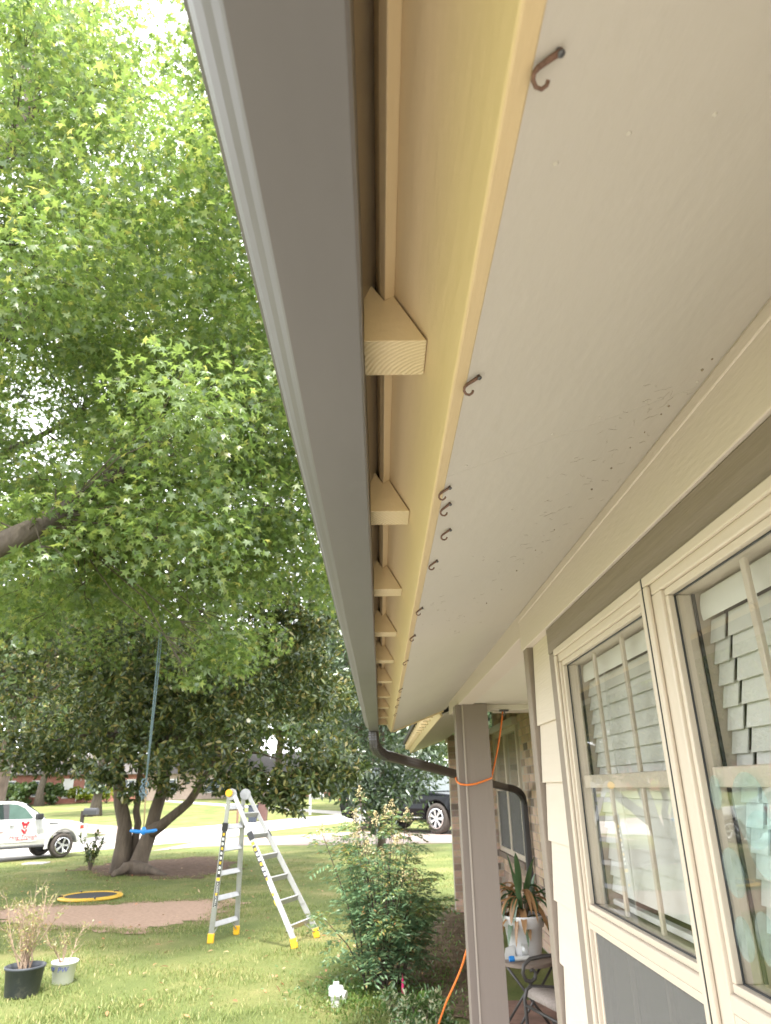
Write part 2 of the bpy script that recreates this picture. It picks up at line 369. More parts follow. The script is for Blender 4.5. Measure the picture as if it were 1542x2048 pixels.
def resample(pts, n):
    pts = [Vector(p) for p in pts]; L = [0]
    for a, b in zip(pts, pts[1:]): L.append(L[-1]+(b-a).length)
    o = []
    for k in range(n):
        s = L[-1]*k/(n-1); i = max(j for j in range(len(L)) if L[j] <= s+1e-9); i = min(i, len(pts)-2)
        u = (s-L[i])/max(1e-9, L[i+1]-L[i]); o.append(pts[i].lerp(pts[i+1], u))
    return o
def ribbon(name, A, B, m, dz, n=60, k=6):
    A, B = resample(A, n), resample(B, n); b = MB()
    for i in range(n):
        for j in range(k+1):
            p = A[i].lerp(B[i], j/k); b.v.append((p.x, p.y, tz(p.x, p.y)+dz))
    for i in range(n-1):
        for j in range(k):
            a = i*(k+1)+j; b.face((a, a+1, a+k+2, a+k+1))
    return struct(b.build(name, m))
SN = [(-60, 1734), (0, 1724), (100, 1712), (150, 1704), (240, 1697), (330, 1688), (400, 1683), (470, 1673), (535, 1663), (620, 1652), (700, 1643), (800, 1634), (900, 1629)]
SF = [(-60, 1695), (0, 1690), (140, 1682), (230, 1668), (320, 1660), (400, 1653), (545, 1641), (650, 1631), (700, 1627), (800, 1621), (900, 1617)]
A = [gp(*q) for q in SN]; B = [gp(*q) for q in SF]
A = [A[0]+(A[0]-A[2])*6] + A; B = [B[0]+(A[1]-A[3])*6] + B
ribbon('street', A, B, CONC, .006, 90)
dn = [(300, 1703), (400, 1694), (500, 1691), (600, 1691), (700, 1690), (800, 1688), (960, 1686)]
dfp = [(395, 1684), (470, 1676), (540, 1674), (640, 1668), (720, 1663), (820, 1662), (960, 1660)]
A = [gp(*q) for q in dn]; B = [gp(*q) for q in dfp]; A.append(A[-1]+Vector((9, 0, 0))); B.append(B[-1]+Vector((9, 0, 0)))
ribbon('driveway', A, B, DRIVE, .012, 40)
A = [gp(*q) for q in ((-20, 1636), (145, 1646), (240, 1653), (330, 1658))]; B = [gp(*q) for q in ((-20, 1650), (120, 1662), (225, 1671), (318, 1666))]
ribbon('neighbour_driveway', A, B, DRIVE, .012, 30)
A = [gp(*q) for q in ((330, 1600), (400, 1605), (520, 1613), (600, 1618), (720, 1626))]; B = [gp(*q) for q in ((330, 1604), (400, 1609), (520, 1618), (600, 1623), (690, 1631))]
ribbon('far_path', A, B, CONC, .012, 30)
def patch(name, px, m, dz, jag=.12, dome=.0):
    P = resample([gp(*q) for q in px]+[gp(*px[0])], 121)[:-1]; ph = [random.random()*6.28 for _ in range(4)]; c = sum(P, Vector())/len(P); b = MB(); b.v.append((c.x, c.y, dz+dome)); n = len(P); rings = 6
    for i, p in enumerate(P):
        th = 2*math.pi*i/n; j = 1+jag*(.35*math.sin(3*th+ph[0])+.3*math.sin(7*th+ph[1])+.22*math.sin(17*th+ph[2])+.16*math.sin(31*th+ph[3]))
        for q in range(1, rings+1):
            u = q/rings; v = c.lerp(c+(p-c)*(1+(j-1)*u), u); b.v.append((v.x, v.y, dz+dome*(1-u*u)+random.uniform(-.004, .004)*(q < rings)))
    for i in range(n):
        i2 = (i+1) % n; b.face((0, 1+i*rings, 1+i2*rings))
        for q in range(rings-1): b.face((1+i*rings+q, 2+i*rings+q, 2+i2*rings+q, 1+i2*rings+q))
    return struct(b.build(name, m, smooth=True)), P
DIRTPX = [(60, 1815), (130, 1812), (230, 1808), (330, 1803), (430, 1800), (455, 1812), (440, 1835), (400, 1850), (330, 1862), (260, 1866), (180, 1860), (110, 1858), (20, 1855), (-40, 1850), (-60, 1825)]
_, dirtP = patch('bare_dirt_patch', DIRTPX, DIRT, .012, .3)
_, mulP = patch('leaf_litter_ground', [(165, 1742), (200, 1727), (330, 1718), (420, 1715), (490, 1728), (455, 1748), (380, 1756), (280, 1758), (200, 1753)], MULCH, .01, .3, .05)
bedpx = [(760, 1990), (800, 1900), (850, 1850), (905, 1812), (960, 1815), (960, 2047), (900, 2047), (800, 2040)]
BED = mat('garden_bed_soil', (.17, .125, .085), .95, .45, 6, 1, 30, spec=.15, bdist=.04)
_, bedP = patch('garden_bed', bedpx, BED, .01, .2, .05)
PAVE = mat('porch_brick_paving', (.23, .135, .105), .85, .35, 7, .5, 40)
b = MB(); b.box(1.05, 2.2, 2.9, 8.25, -.1, .10); struct(b.build('porch_floor', PAVE))
WALK = mat('walkway_concrete', (.46, .425, .385), .88, .14, .9, .5, 40, spec=.3)
b = MB(); b.box(-1.9, .945, -7, 6.55, -.1, .05); struct(b.build('front_walk', WALK))

# grass blades
def inside(poly, x, y):
    c = np.zeros(len(x), bool); n = len(poly); j = n-1
    for i in range(n):
        xi, yi, xj, yj = poly[i].x, poly[i].y, poly[j].x, poly[j].y
        if yi != yj: c ^= ((yi > y) != (yj > y)) & (x < (xj-xi)*(y-yi)/(yj-yi)+xi)
        j = i
    return c
GRASS = leaf_mat('grass_blades', [(0, (.12, .165, .055)), (.45, (.175, .22, .075)), (.8, (.24, .265, .10)), (1, (.40, .35, .18))], .35, .01)
def grass(name, n, y0, y1, hgt, wid, seed):
    r = np.random.default_rng(seed)
    y = y0*(y1/y0)**r.random(n); x = (r.random(n)*1.02-.72)*y*.92
    clump = np.sin(x*2.3+1.7*np.sin(y*1.9))*np.sin(y*2.7+np.sin(x*1.3))
    dc = sum(dirtP, Vector())/len(dirtP); shr = [dc+(p-dc)*.86 for p in dirtP]; shr2 = [dc+(p-dc)*1.08 for p in dirtP]
    ok = ~(inside(shr, x, y) & (r.random(n) > .03)) & ~(inside(dirtP, x, y) & (r.random(n) > .62)) & ~(inside(shr2, x, y) & (r.random(n) > .7)) & ~(inside(mulP, x, y) & (r.random(n) > .15)) & ~(inside(bedP, x, y) & (r.random(n) > .35)) & ~((x > .9) & (y < 14.2)) & ~((x > -1.95) & (y < 6.6))
    ok &= (r.random(n) < .55+.45*clump)
    # stay on the near side of the street
    ok &= (x > -13.4+(y-25)*.62) | (y < 25)
    x, y = x[ok], y[ok]; k = len(x); cl = clump[ok]
    P = np.stack([x, y, np.zeros(k)], 1); a = r.random(k)*6.283; tilt = .25+.75*r.random(k)
    X = np.stack([np.cos(a)*tilt, np.sin(a)*tilt, np.ones(k)], 1); N = np.stack([np.cos(a), np.sin(a), -tilt*.4], 1)
    S = hgt*(.5+.7*r.random(k))*(1+.35*cl)
    tv = [(0, -wid, 0), (0, wid, 0), (.6, wid*.8, .05), (1, 0, .18), (.6, -wid*.8, .05)]
    return cloud(name, GRASS, None, P, X, N, S, tv, [(0, 1, 2, 4), (4, 2, 3)])
o = grass('grass', 230000, 5.0, 29.0, .05, .075, 5)
tp_ = []
for k in range(11000):
    q = random.choice(dirtP+dirtP[60:]+mulP); c_ = sum(dirtP, Vector())/len(dirtP) if q.y < 17.5 else sum(mulP, Vector())/len(mulP)
    u = 1+random.gauss(.02, .07); v = c_+(q-c_)*u; tp_.append((v.x+random.gauss(0, .1), v.y+random.gauss(0, .1), 0))
tp_ = np.array(tp_); k = len(tp_); a_ = rng.random(k)*6.283
cloud('grass_edge_tufts', GRASS, None, tp_, np.stack([np.cos(a_)*.6, np.sin(a_)*.6, np.ones(k)], 1), np.stack([np.cos(a_), np.sin(a_), -np.full(k, .3)], 1), .035+.035*rng.random(k), [(0, -.075, 0), (0, .075, 0), (.6, .06, .05), (1, 0, .18), (.6, -.06, .05)], [(0, 1, 2, 4), (4, 2, 3)])
LITTER = leaf_mat('fallen_leaves', [(0, (.20, .11, .06)), (.4, (.36, .22, .11)), (.75, (.45, .33, .2)), (1, (.5, .2, .1))], .2, .05)
def litter():
    P = []
    for k in range(420):
        if k < 170: q = gp(random.gauss(300, 110), random.gauss(1742, 12))
        elif k < 330: q = gp(random.uniform(0, 700), random.uniform(1700, 1800))
        else: q = gp(random.uniform(150, 760), random.uniform(1800, 2040))
        P.append((q.x, q.y, .035))
    P = np.array(P); k = len(P); X = rdir(k); X[:, 2] *= .25; N = np.tile([0, 0, 1.], (k, 1))+.5*rdir(k)
    cloud('fallen_leaves', LITTER, None, P, X, N, .06+.06*rng.random(k), ELL_V, ELL_F)
litter()
dcn = sum(dirtP, Vector())/len(dirtP); cp_ = []
for k in range(5200):
    q = random.choice(dirtP); u = random.gauss(1.0, .055); v = dcn+(q-dcn)*u+Vector((random.gauss(0, .08), random.gauss(0, .08), 0)); cp_.append((v.x, v.y, .013+random.random()*.008))
cp_ = np.array(cp_); cloud('dirt_crumbs', DIRT, None, cp_, rdir(len(cp_))*np.array([1, 1, .2]), rdir(len(cp_))*.2+np.array([0, 0, 1.]), .008+.02*rng.random(len(cp_)), BLOB_V, BLOB_F)

# ------------------------------------------------------------------ the house
house = thing('house', 'cream sided house with yellow eave board, taupe trim and brick porch wall', 'house', (.6, 0, 0))
YN, YE = -2.6, 6.75                       # main eave from behind the camera to its far end
Z = lambda z: z+H
up = Vector((-.5045, .863)); pr = Vector((.863, .5045))
F0 = Vector((.1011, .4816))
def poly(*pts): return [(p[0], Z(p[1])) for p in pts]
# sloped fascia board, square to the rafters
MB().prism(poly(F0, F0+up*.19, F0+up*.19+pr*.024, F0+pr*.024), YN, YE).build('fascia_board', YEL, house, bevel=.003)
m0 = Vector((.0284, .606)); MB().prism(poly(m0, m0-pr*.0155, m0-pr*.0155+up*.014, m0+up*.055), YN, YE-.01).build('shingle_mould', YEL, house, bevel=.0015)
# sloped soffit
S0 = Vector((.108, .4900)); S1 = Vector((.62, .6806))
sy_j = [YN, -1.35, 1.078, 3.52, 5.96, YE-.03]
for a, b_ in zip(sy_j, sy_j[1:]):
    MB().prism(poly(S0, S1, S1+Vector((-.003, .012)), S0+Vector((-.003, .012))), a+.0003, b_-.0003).build('soffit_panel', CREAM_SOF, house)
nh = MB()
for yy in (.45, 1.06, 1.66, 2.27, 2.88, 3.49, 4.1, 4.7):
    for xx in np.linspace(.15, .575, 6):
        xq, yq = xx+random.gauss(0, .008), yy+random.gauss(0, .004); zq = Z(.4945+.3725*(xq-.121))+.0002
        nh.lathe([(0, -.0013), (.0018, -.0011), (.003, .0002)], 8, (xq, yq, zq))
nh.build('nail_heads', CREAM_SOF, house, kind='stuff')
MB().prism(poly(S0+Vector((0, .013)), S1+Vector((0, .013)), S1+Vector((0, .016)), S0+Vector((0, .016))), YN, YE-.04).build('rafter_backing', TAUPE, house)
e0 = Vector((.125, .484)); MB().prism(poly(e0, (.60, .661), (.60, .72), (.02, .62)), YE-.03, YE).build('rake_board', YEL, house)
# roof
MB().prism(poly((-.035, .650), (5.5, 2.73), (5.5, 2.79), (-.035, .705)), YN, YE+.19).build('roof', SHING, house)
MB().prism(poly((-.033, .645), (.05, .676), (.05, .681), (-.033, .652)), YN, YE).build('roof_edge_board', TAUPE, house)
# gutter wedges
wp = [(-.0135, .533), (.0678, .533), (.0262, .6050), (.0140, .5975), (-.0135, .638)]
wm = MB()
n_ = len(wp); wm.v = [(x, 0, z-.533) for x, z in wp]+[(x, .079, z-.533) for x, z in wp]
wm.face(range(n_)); wm.face(range(2*n_-1, n_-1, -1))
for i in range(n_):
    wm.cur = 1 if i == 0 else 0; wm.face((i, i+n_, (i+1) % n_+n_, (i+1) % n_))
WY = [.741, 1.330, 1.93, 2.53, 3.13, 3.76, 4.44, 5.06, 5.80, 6.44]
w0 = wm.build('gutter_block', [YEL, ENDG], house, local=True, bevel=.0012)
w0.location = (-.6, WY[0], Z(.533))
for yy in WY[1:]:
    c = w0.copy(); col.objects.link(c); c.parent = house; c.location = (-.6+random.uniform(-.001, .001), yy, Z(.533)+random.uniform(-.002, .002))
# wall trims
XW = .605
MB().box(XW-.012, XW+.03, YN, 2.885, Z(.519), Z(.700)).build('frieze_board', CREAM, house, bevel=.003)
MB().box(XW-.0145, XW+.02, YN, 2.895, Z(.640), Z(.668)).build('frieze_moulding', CREAM, house, bevel=.004)
MB().box(XW-.012, XW+.10, 2.885, 6.13, Z(.576), Z(.700)).build('porch_beam', CREAM, house, bevel=.003)
MB().box(XW-.004, XW+.03, YN, 2.458, Z(.428), Z(.517)).build('head_casing', TAUPE, house, bevel=.003)
MB().box(XW-.003, XW+.03, 2.346, 2.457, Z(-2.0), Z(.4265)).build('side_casing', TAUPE, house, bevel=.003)
MB().box(XW-.006, XW+.06, 2.80, 2.875, Z(-2.0), Z(.56)).build('corner_board', TAUPE, house, bevel=.004)
# lap siding between casing and corner, real overlapping boards
zz = .226+.197*2; k = 0
ztops = [.519, .226, .021, -.176, -.368, -.56, -.755, -.95, -1.145, -1.34, -1.535, -1.73, -1.93]
for a, b_ in zip(ztops, ztops[1:]):
    x0 = XW+.004
    prof = [(x0, Z(b_-.012)), (x0+.009, Z(b_-.012)), (x0+.022, Z(a)), (x0+.013, Z(a))]
    MB().prism(prof, 2.458, 2.792+random.uniform(-.006, .006), 'y').build('siding_board', SIDING, house, bevel=.0015)
MB().box(XW+.03, XW+.09, 2.35, 2.87, Z(-2.05), Z(.66)).build('wall_core', SIDING, house)
MB().box(XW+.03, XW+.09, YN, 2.88, Z(.40), Z(.69)).build('wall_header', CREAM, house)
# interior room (dark)
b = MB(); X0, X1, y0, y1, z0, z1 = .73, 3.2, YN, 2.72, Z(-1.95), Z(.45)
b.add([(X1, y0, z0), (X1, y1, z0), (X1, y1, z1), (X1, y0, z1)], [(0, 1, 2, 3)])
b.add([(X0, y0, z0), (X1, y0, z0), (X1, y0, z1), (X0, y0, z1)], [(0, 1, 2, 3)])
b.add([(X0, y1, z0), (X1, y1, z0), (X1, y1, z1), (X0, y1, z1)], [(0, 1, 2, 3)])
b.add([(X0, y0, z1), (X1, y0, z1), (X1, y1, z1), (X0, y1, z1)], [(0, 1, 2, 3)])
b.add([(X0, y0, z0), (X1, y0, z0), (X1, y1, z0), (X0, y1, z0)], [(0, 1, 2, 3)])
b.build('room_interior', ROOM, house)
MB().box(.70, 3.3, 2.72, 2.87, Z(-2.05), Z(.70)).build('room_end_wall', SIDING, house)
# ---- windows: big fixed sash over a screened sash
def window(y0, y1, right=False):
    """y0 near edge, y1 far edge of the frame"""
    wn = empty_part('window', house, (0, (y0+y1)/2, Z(0)))
    fw = .088
    xo, xi = XW-.006, XW+.05
    ya, yb = y0+.052, y1-(.088 if right else .047)              # glass edges
    zt, zb, zl0 = .366, -.326, -.377
    g0 = ya+.004
    fr = MB()
    fr.box(xo, xi, y0+.0005, y1, Z(zt+.016), Z(.4265))
    fr.box(xo, xi, yb+.016, y1, Z(-1.9), Z(zt+.016)); fr.box(xo, xi, y0+.0005, ya-.016, Z(-1.9), Z(zt+.016))
    fr.box(xo, xi, ya-.016, yb+.016, Z(zl0+.006), Z(zb-.016))
    f = fr.build('window_frame', VINYL, wn, bevel=.004, seg=3)
    st = MB()                              # raised outer lip of the frame
    st.box(xo-.010, xo-.0005, y0+.003, y1-.002, Z(.404), Z(.4255)); st.box(xo-.010, xo-.0005, y1-.024, y1-.002, Z(-1.9), Z(.4035)); st.box(xo-.010, xo-.0005, y0+.003, y0+.022, Z(-1.9), Z(.4035))
    st.build('frame_lip', VINYL, f, bevel=.003)
    bd = MB(); xb = xo+.008                # glazing bead
    bd.box(xb, xi, ya-.0155, yb+.0155, Z(zt+.0005), Z(zt+.0155)); bd.box(xb, xi, ya-.0155, yb+.0155, Z(zb-.0155), Z(zb-.0005))
    bd.box(xb, xi, yb+.0005, yb+.0155, Z(zb), Z(zt)); bd.box(xb, xi, ya-.0155, ya-.0005, Z(zb), Z(zt))
    bd.build('glazing_bead', VINYL, f, bevel=.002)
    gk = MB(); t = .0028; xg = XW+.018
    gk.box(xg-.004, xg-.0005, ya, yb, Z(zt-t), Z(zt-.0002)); gk.box(xg-.004, xg-.0005, ya, yb, Z(zb+.0002), Z(zb+t))
    gk.box(xg-.004, xg-.0005, yb-t, yb-.0002, Z(zb+t), Z(zt-t)); gk.box(xg-.004, xg-.0005, ya+.0002, ya+t, Z(zb+t), Z(zt-t))
    gk.build('gasket', DARK, f)
    MB().box(xg, xg+.004, ya+.001, yb-.001, Z(zb+.001), Z(zt-.001)).build('pane', GLASS, wn)
    for k in (1, 2):
        ym = ya+(yb-ya)*k/3
        for (a, c) in ((.0265, zt-.006), (zb+.006, -.0105)):
            MB().box(xg+.008, xg+.017, ym-.0085, ym+.0085, Z(a), Z(c)).build('muntin', VINYL, wn, bevel=.002)
    MB().box(xg+.007, xg+.018, ya+.006, yb-.006, Z(-.010), Z(.026)).build('meeting_bar', VINYL, wn, bevel=.003)
    # lower sash with insect screen
    sf = MB(); zs = zl0-.012
    sf.box(xo+.002, xi, ya-.0155, yb+.0155, Z(zs), Z(zl0+.0055)); sf.box(xo+.012, xo+.022, yb+.002, yb+.0155, Z(-1.9), Z(zs-.0005)); sf.box(xo+.012, xo+.022, ya-.0155, ya-.002, Z(-1.9), Z(zs-.0005))
    sf.build('lower_sash_rail', VINYL, wn, bevel=.002)
    MB().box(xo+.016, xo+.018, ya-.001, yb+.001, Z(-1.9), Z(zs-.004)).build('insect_screen', SCREEN, wn)
    MB().box(xg+.012, xg+.016, ya-.001, yb+.001, Z(-1.9), Z(zs-.004)).build('lower_pane', GLASS, wn)
    for k in (1, 2):
        ym = ya+(yb-ya)*k/3
        MB().box(xo+.024, xo+.033, ym-.008, ym+.008, Z(-1.9), Z(zs-.004)).build('muntin', VINYL, wn)
    # inner reveal: jambs, head, stool
    jb = MB(); jb.box(xi+.001, .72, yb+.004, yb+.03, Z(-1.9), Z(.39)); jb.box(xi+.001, .72, ya-.03, ya-.004, Z(-1.9), Z(.39)); jb.box(xi+.001, .72, ya-.004, yb+.004, Z(zt+.004), Z(.39)); jb.box(xi+.001, .72, ya-.004, yb+.004, Z(zb-.04), Z(zb-.012))
    jb.build('inner_jamb', VINYL, wn)
    MB().box(.657, .663, yb-.002, yb+.0035, Z(zb), Z(zt)).build('jamb_liner', DARK, wn)
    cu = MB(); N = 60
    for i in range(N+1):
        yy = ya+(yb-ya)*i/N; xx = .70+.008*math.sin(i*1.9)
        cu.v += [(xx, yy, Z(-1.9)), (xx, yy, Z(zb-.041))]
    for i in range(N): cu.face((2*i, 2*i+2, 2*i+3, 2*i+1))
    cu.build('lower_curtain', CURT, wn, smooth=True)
    # blind hanging inside
    bl = thing('window_blind', 'pale closed slat blind behind the window nearest the camera with the decals' if right else 'pale closed slat blind behind the window next to the corner siding', 'blind', (.682, (y0+y1)/2, Z(zt)), group='closed blinds')
    hr = MB(); hr.box(.672, .705, ya+.01, yb-.012, Z(.325), Z(.36)); hr.build('head_rail', SLATM, bl, bevel=.003)
    vl = MB(); NV = 8
    for i in range(NV+1):
        a = i/NV*1.2; vl.v += [(.671-.006*math.sin(a*2), ya+.008, Z(.362-.055*i/NV)), (.671-.006*math.sin(a*2), yb-.010, Z(.362-.055*i/NV))]
    for i in range(NV): vl.face((2*i, 2*i+1, 2*i+3, 2*i+2))
    vl.build('valance', SLATM, bl, smooth=True)
    zc = .285; first = None; segs = [(ya+.012, yb-.080), (yb-.065, yb-.004)] if right else [(ya+.012, yb-.004)]
    while zc > zb+.02:
        for (p, q) in segs:
            s = MB(); th = R(77+random.uniform(-1.2, 1.2)); hx, hz = .0245*math.cos(th), .0245*math.sin(th)
            nx, nz = .0014*math.sin(th), -.0014*math.cos(th)
            s.prism([(.682-hx+nx, Z(zc-hz)+nz), (.682+hx+nx, Z(zc+hz)+nz), (.682+hx-nx, Z(zc+hz)-nz), (.682-hx-nx, Z(zc-hz)-nz)], p, q)
            s.build('slat', SLATM, bl)
        zc -= .0425
    MB().box(.671, .695, ya+.012, yb-.014, Z(zb+.001), Z(zb+.016)).build('bottom_rail', SLATM, bl, bevel=.003)
    for yc in (ya+.12, yb-.22):
        for dy in (0, .012):
            MB().tube([(.670, yc+dy, Z(.33)), (.6695, yc+dy+.004, Z(.1)), (.670, yc-dy*.8, Z(-.1)), (.6695, yc+.002, Z(zb+.01))], .0009, 4).build('cord', SLATM, bl)
    return wn
wl = window(1.496, 2.344, False)
wr = window(.560, 1.492, True)
MB().box(XW-.0155, XW-.008, 1.4925, 1.4955, Z(-1.9), Z(.425)).build('mullion_joint', DARK, house)
MB().box(XW-.003, XW+.03, .485, .555, Z(-2.0), Z(.4265)).build('side_casing', TAUPE, house, bevel=.003)
for a, b_ in zip(ztops, ztops[1:]):
    if a < .5: MB().prism([(XW+.004, Z(b_-.012)), (XW+.013, Z(b_-.012)), (XW+.026, Z(a)), (XW+.017, Z(a))], YN, .483, 'y').build('siding_board', SIDING, house)
MB().box(XW+.035, XW+.09, YN, .53, Z(-2.05), Z(.66)).build('wall_core', SIDING, house)

# oval suncatcher stickers on the near window
def sticker_mat(name, c, al):
    m, n, out = new_mat(name); tr = nd(n, 'ShaderNodeBsdfTransparent'); tr.inputs['Color'].default_value = (.9, .97, .97, 1); d = nd(n, 'ShaderNodeBsdfDiffuse')
    t = nd(n, 'ShaderNodeTexCoord'); mp = nd(n, 'ShaderNodeMapping'); n.links.new(t.outputs['Object'], mp.inputs['Vector'])
    v = nd(n, 'ShaderNodeTexVoronoi', Scale=26.0); n.links.new(mp.outputs['Vector'], v.inputs['Vector'])
    r = nd(n, 'ShaderNodeValToRGB'); e = r.color_ramp.elements; e[0].color = (c[0]*.8, c[1]*.93, c[2], 1); e[1].color = (.78, .82, .80, 1); e.new(.5).color = (*c, 1)
    n.links.new(v.outputs['Color'], r.inputs['Fac']); n.links.new(r.outputs['Color'], d.inputs['Color'])
    wv = nd(n, 'ShaderNodeTexNoise', Scale=30.0); n.links.new(t.outputs['Object'], wv.inputs['Vector'])
    ml = nd(n, 'ShaderNodeMath', operation='MULTIPLY'); ml.inputs[1].default_value = al*2; n.links.new(wv.outputs['Fac'], ml.inputs[0])
    mx = nd(n, 'ShaderNodeMixShader'); n.links.new(ml.outputs[0], mx.inputs['Fac']); n.links.new(tr.outputs['BSDF'], mx.inputs[1]); n.links.new(d.outputs['BSDF'], mx.inputs[2]); n.links.new(mx.outputs['Shader'], out.inputs['Surface']); return m
STK = sticker_mat('film_sticker', (.72, .745, .73), .065)
for (px, py, ry, rz_, rot, lab) in ((1503, 1620, .062, .060, .15, 'large round pale blue film sticker high on the near window pane'), (1530, 1690, .055, .052, -.1, 'round pale blue film sticker below the large one on the near window'), (1468, 1745, .040, .040, .2, 'dotted oval film sticker beside the window mullion'), (1490, 1878, .032, .034, .1, 'small mint oval film sticker low on the near window'), (1536, 1880, .036, .040, -.1, 'small mint film sticker at the lower right edge of the photo'), (1432, 1585, .022, .030, .2, 'slim pale film sticker just under the window meeting bar')):
    c = atx(px, py, XW+.0165); b = MB(); N = 28
    for i in range(N):
        a = 2*math.pi*i/N; u, v = ry*math.cos(a), rz_*math.sin(a); b.v.append((0, u*math.cos(rot)-v*math.sin(rot), u*math.sin(rot)+v*math.cos(rot)))
    b.v += [(.0006, q[1], q[2]) for q in b.v]
    b.face(range(N)); b.face(range(2*N-1, N-1, -1))
    for i in range(N): b.face((i, (i+1) % N, (i+1) % N+N, i+N))
    o = b.build('window_sticker', STK); o.location = (c.x-.0012, c.y, c.z); tag(o, lab, 'sticker', 'film stickers on the window')

# ---- porch: ceiling, cross beam, column
MB().box(XW+.10, 2.2, 2.87, 5.62, Z(.583), Z(.62)).build('porch_ceiling', WHITEC, house)
MB().box(XW+.02, 2.2, 5.48, 5.62, Z(.545), Z(.5825)).build('porch_cross_beam', WHITEC, house, bevel=.003)
MB().box(XW+.3, 2.3, 5.60, 5.75, Z(.545), Z(1.3)).build('porch_gable_wall', CREAM, house)
cp = empty_part('porch_column', house, (.1, 5.4, 0))
MB().box(.622, .808, 5.36, 5.55, .1, Z(.58)).build('column_shaft', COLM, cp, bevel=.004)
MB().box(.568, .6215, 5.385, 5.53, .1, Z(.575)).build('column_side_board', COLM, cp, bevel=.003)
MB().box(.6135, .6255, 5.352, 5.362, .1, Z(.572)).build('column_corner_bead', BEAD, cp, bevel=.002)
# ---- wing beyond the porch
wf = Vector((.594, .635)); WYN, WYE = 6.95, 14.35
MB().prism(poly(wf, wf+up*.19, wf+up*.19+pr*.024, wf+pr*.024), WYN, WYE).build('fascia_board', YEL, house, bevel=.003)
MB().prism(poly(wf+Vector((.01, .012)), (1.32, .895), (1.32, .91), wf+Vector((.01, .027))), WYN, WYE-.03).build('soffit', CREAM_SOF, house)
MB().prism(poly((.60, .63), (1.32, .885), (1.32, .96), (.52, .78)), WYE-.03, WYE).build('rake_board', YEL, house)
MB().prism(poly((.46, .80), (5.5, 2.68), (5.5, 2.74), (.46, .86)), WYN, WYE+.3).build('roof', SHING, house)
MB().box(1.27, 1.33, 14.02, 14.3, Z(.80), Z(.91)).build('frieze_board', CREAM, house)
for i in range(17):
    c = w0.copy(); col.objects.link(c); c.parent = house; c.location = (-.6+.493, WYN+.15+i*.43, Z(.687))
# brick walls
bw = empty_part('brick_wall', house, (.7, 12, 0))
MB().box(2.215, 2.4, 5.75, 14.2, -.1, Z(1.4)).build('mortar_bed', MORT, bw)
MB().box(1.305, 2.215, 14.015, 14.2, -.1, Z(.92)).build('mortar_bed', MORT, bw)
CH, BL = .112, .285
bmx = MB().box(-.005, .012, -(BL-.012)/2, (BL-.012)/2, -(CH-.013)/2, (CH-.013)/2)   # brick facing -x
bmx2 = MB().box(-(BL-.012)/2, (BL-.012)/2, -.005, .012, -(CH-.013)/2, (CH-.013)/2)
meA = bmx.mesh('brick'); meA.materials.append(BRICK); meB = bmx2.mesh('brick'); meB.materials.append(BRICK)
bl = bw.location+house.location
rest = MB(); cnt = 0
def pix(p):
    v = Vector(p)-Vector((0, 0, H)); z = v.dot(_d); return 771+FPX*v.dot(CR)/z, 1024-FPX*v.dot(CU)/z
WIN = (11.60, 14.02, 1.02, 3.02)           # porch window opening y0 y1 z0 z1
for r_ in range(30):
    z = .02+CH*(r_+.5)
    for k in range(32):
        y = 5.8+BL*(k+.5*(r_ % 2))
        if y > 14.0: continue
        if y+BL/2 > WIN[0] and y-BL/2 < WIN[1] and WIN[2] < z < WIN[3]: continue
        px_, py_ = pix((2.21, y, z))
        j = random.uniform(-.003, .003)
        if 975 < px_ < 1085 and 1415 < py_ < 2040 and cnt < 225:
            o = bpy.data.objects.new('brick', meA); col.objects.link(o); o.parent = bw; o.location = Vector((2.208+j, y, z))-bl; cnt += 1
        else: rest.add([(v[0]+2.208+j, v[1]+y, v[2]+z) for v in bmx.v], bmx.f)
    for k in range(5):
        half = (r_ % 2 == 1 and k == 0)
        x = 1.30+BL*.25 if half else 1.30+BL*(.5+k-(.5 if r_ % 2 else 0))
        if x > 2.2 or z > Z(.9): continue
        px_, py_ = pix((x, 14, z))
        if px_ < 930 or 975 < px_ < 1000:
            o = bpy.data.objects.new('brick', meB); col.objects.link(o); o.parent = bw; o.location = Vector((x, 14.008+random.uniform(-.003, .003), z))-bl; o.scale.x = .49 if half else 1; cnt += 1
        else: rest.add([(v[0]*(.49 if half else 1)+x, v[1]+14.008, v[2]+z) for v in bmx2.v], bmx2.f)
rest.build('brick_field', BRICK, bw, kind='stuff')
# porch window (twin casement)
pw = empty_part('window', house, (1.6, 12.8, 2))
b = MB(); y0, y1, z0, z1 = WIN; x = 2.17
for (p, q, r_, s_) in ((y0, y0+.07, z0, z1), (y1-.07, y1, z0, z1), (y0+.07, y1-.07, z1-.08, z1), (y0+.07, y1-.07, z0, z0+.08), ((y0+y1)/2-.05, (y0+y1)/2+.05, z0+.08, z1-.08), (y0+.07, (y0+y1)/2-.05, 2.02, 2.10), ((y0+y1)/2+.05, y1-.07, 2.02, 2.10)):
    b.box(x, x+.06, p, q, r_, s_)
b.build('window_frame', VINYL, pw, bevel=.004)
b = MB(); b.box(x-.06, x+.05, y0-.06, y1+.06, z1+.002, z1+.12); b.build('window_cap', VINYL, pw, bevel=.004)
b = MB(); b.box(2.13, 2.23, y0-.05, y1, z0-.09, z0-.003); b.build('brick_sill', BRICK, pw)
for (p, q, r_, s_) in ((y0+.07, (y0+y1)/2-.05, z0+.08, 2.02), ((y0+y1)/2+.05, y1-.07, z0+.08, 2.02)):
    MB().box(x+.02, x+.024, p, q, r_, s_).build('insect_screen', SCREEN, pw)
MB().box(x+.04, x+.044, y0+.06, y1-.06, z0+.06, z1-.06).build('pane', GLASS, pw)
MB().box(2.225, 2.23, y0, y1, z0, z1).build('inner_shade', SLATM, pw)

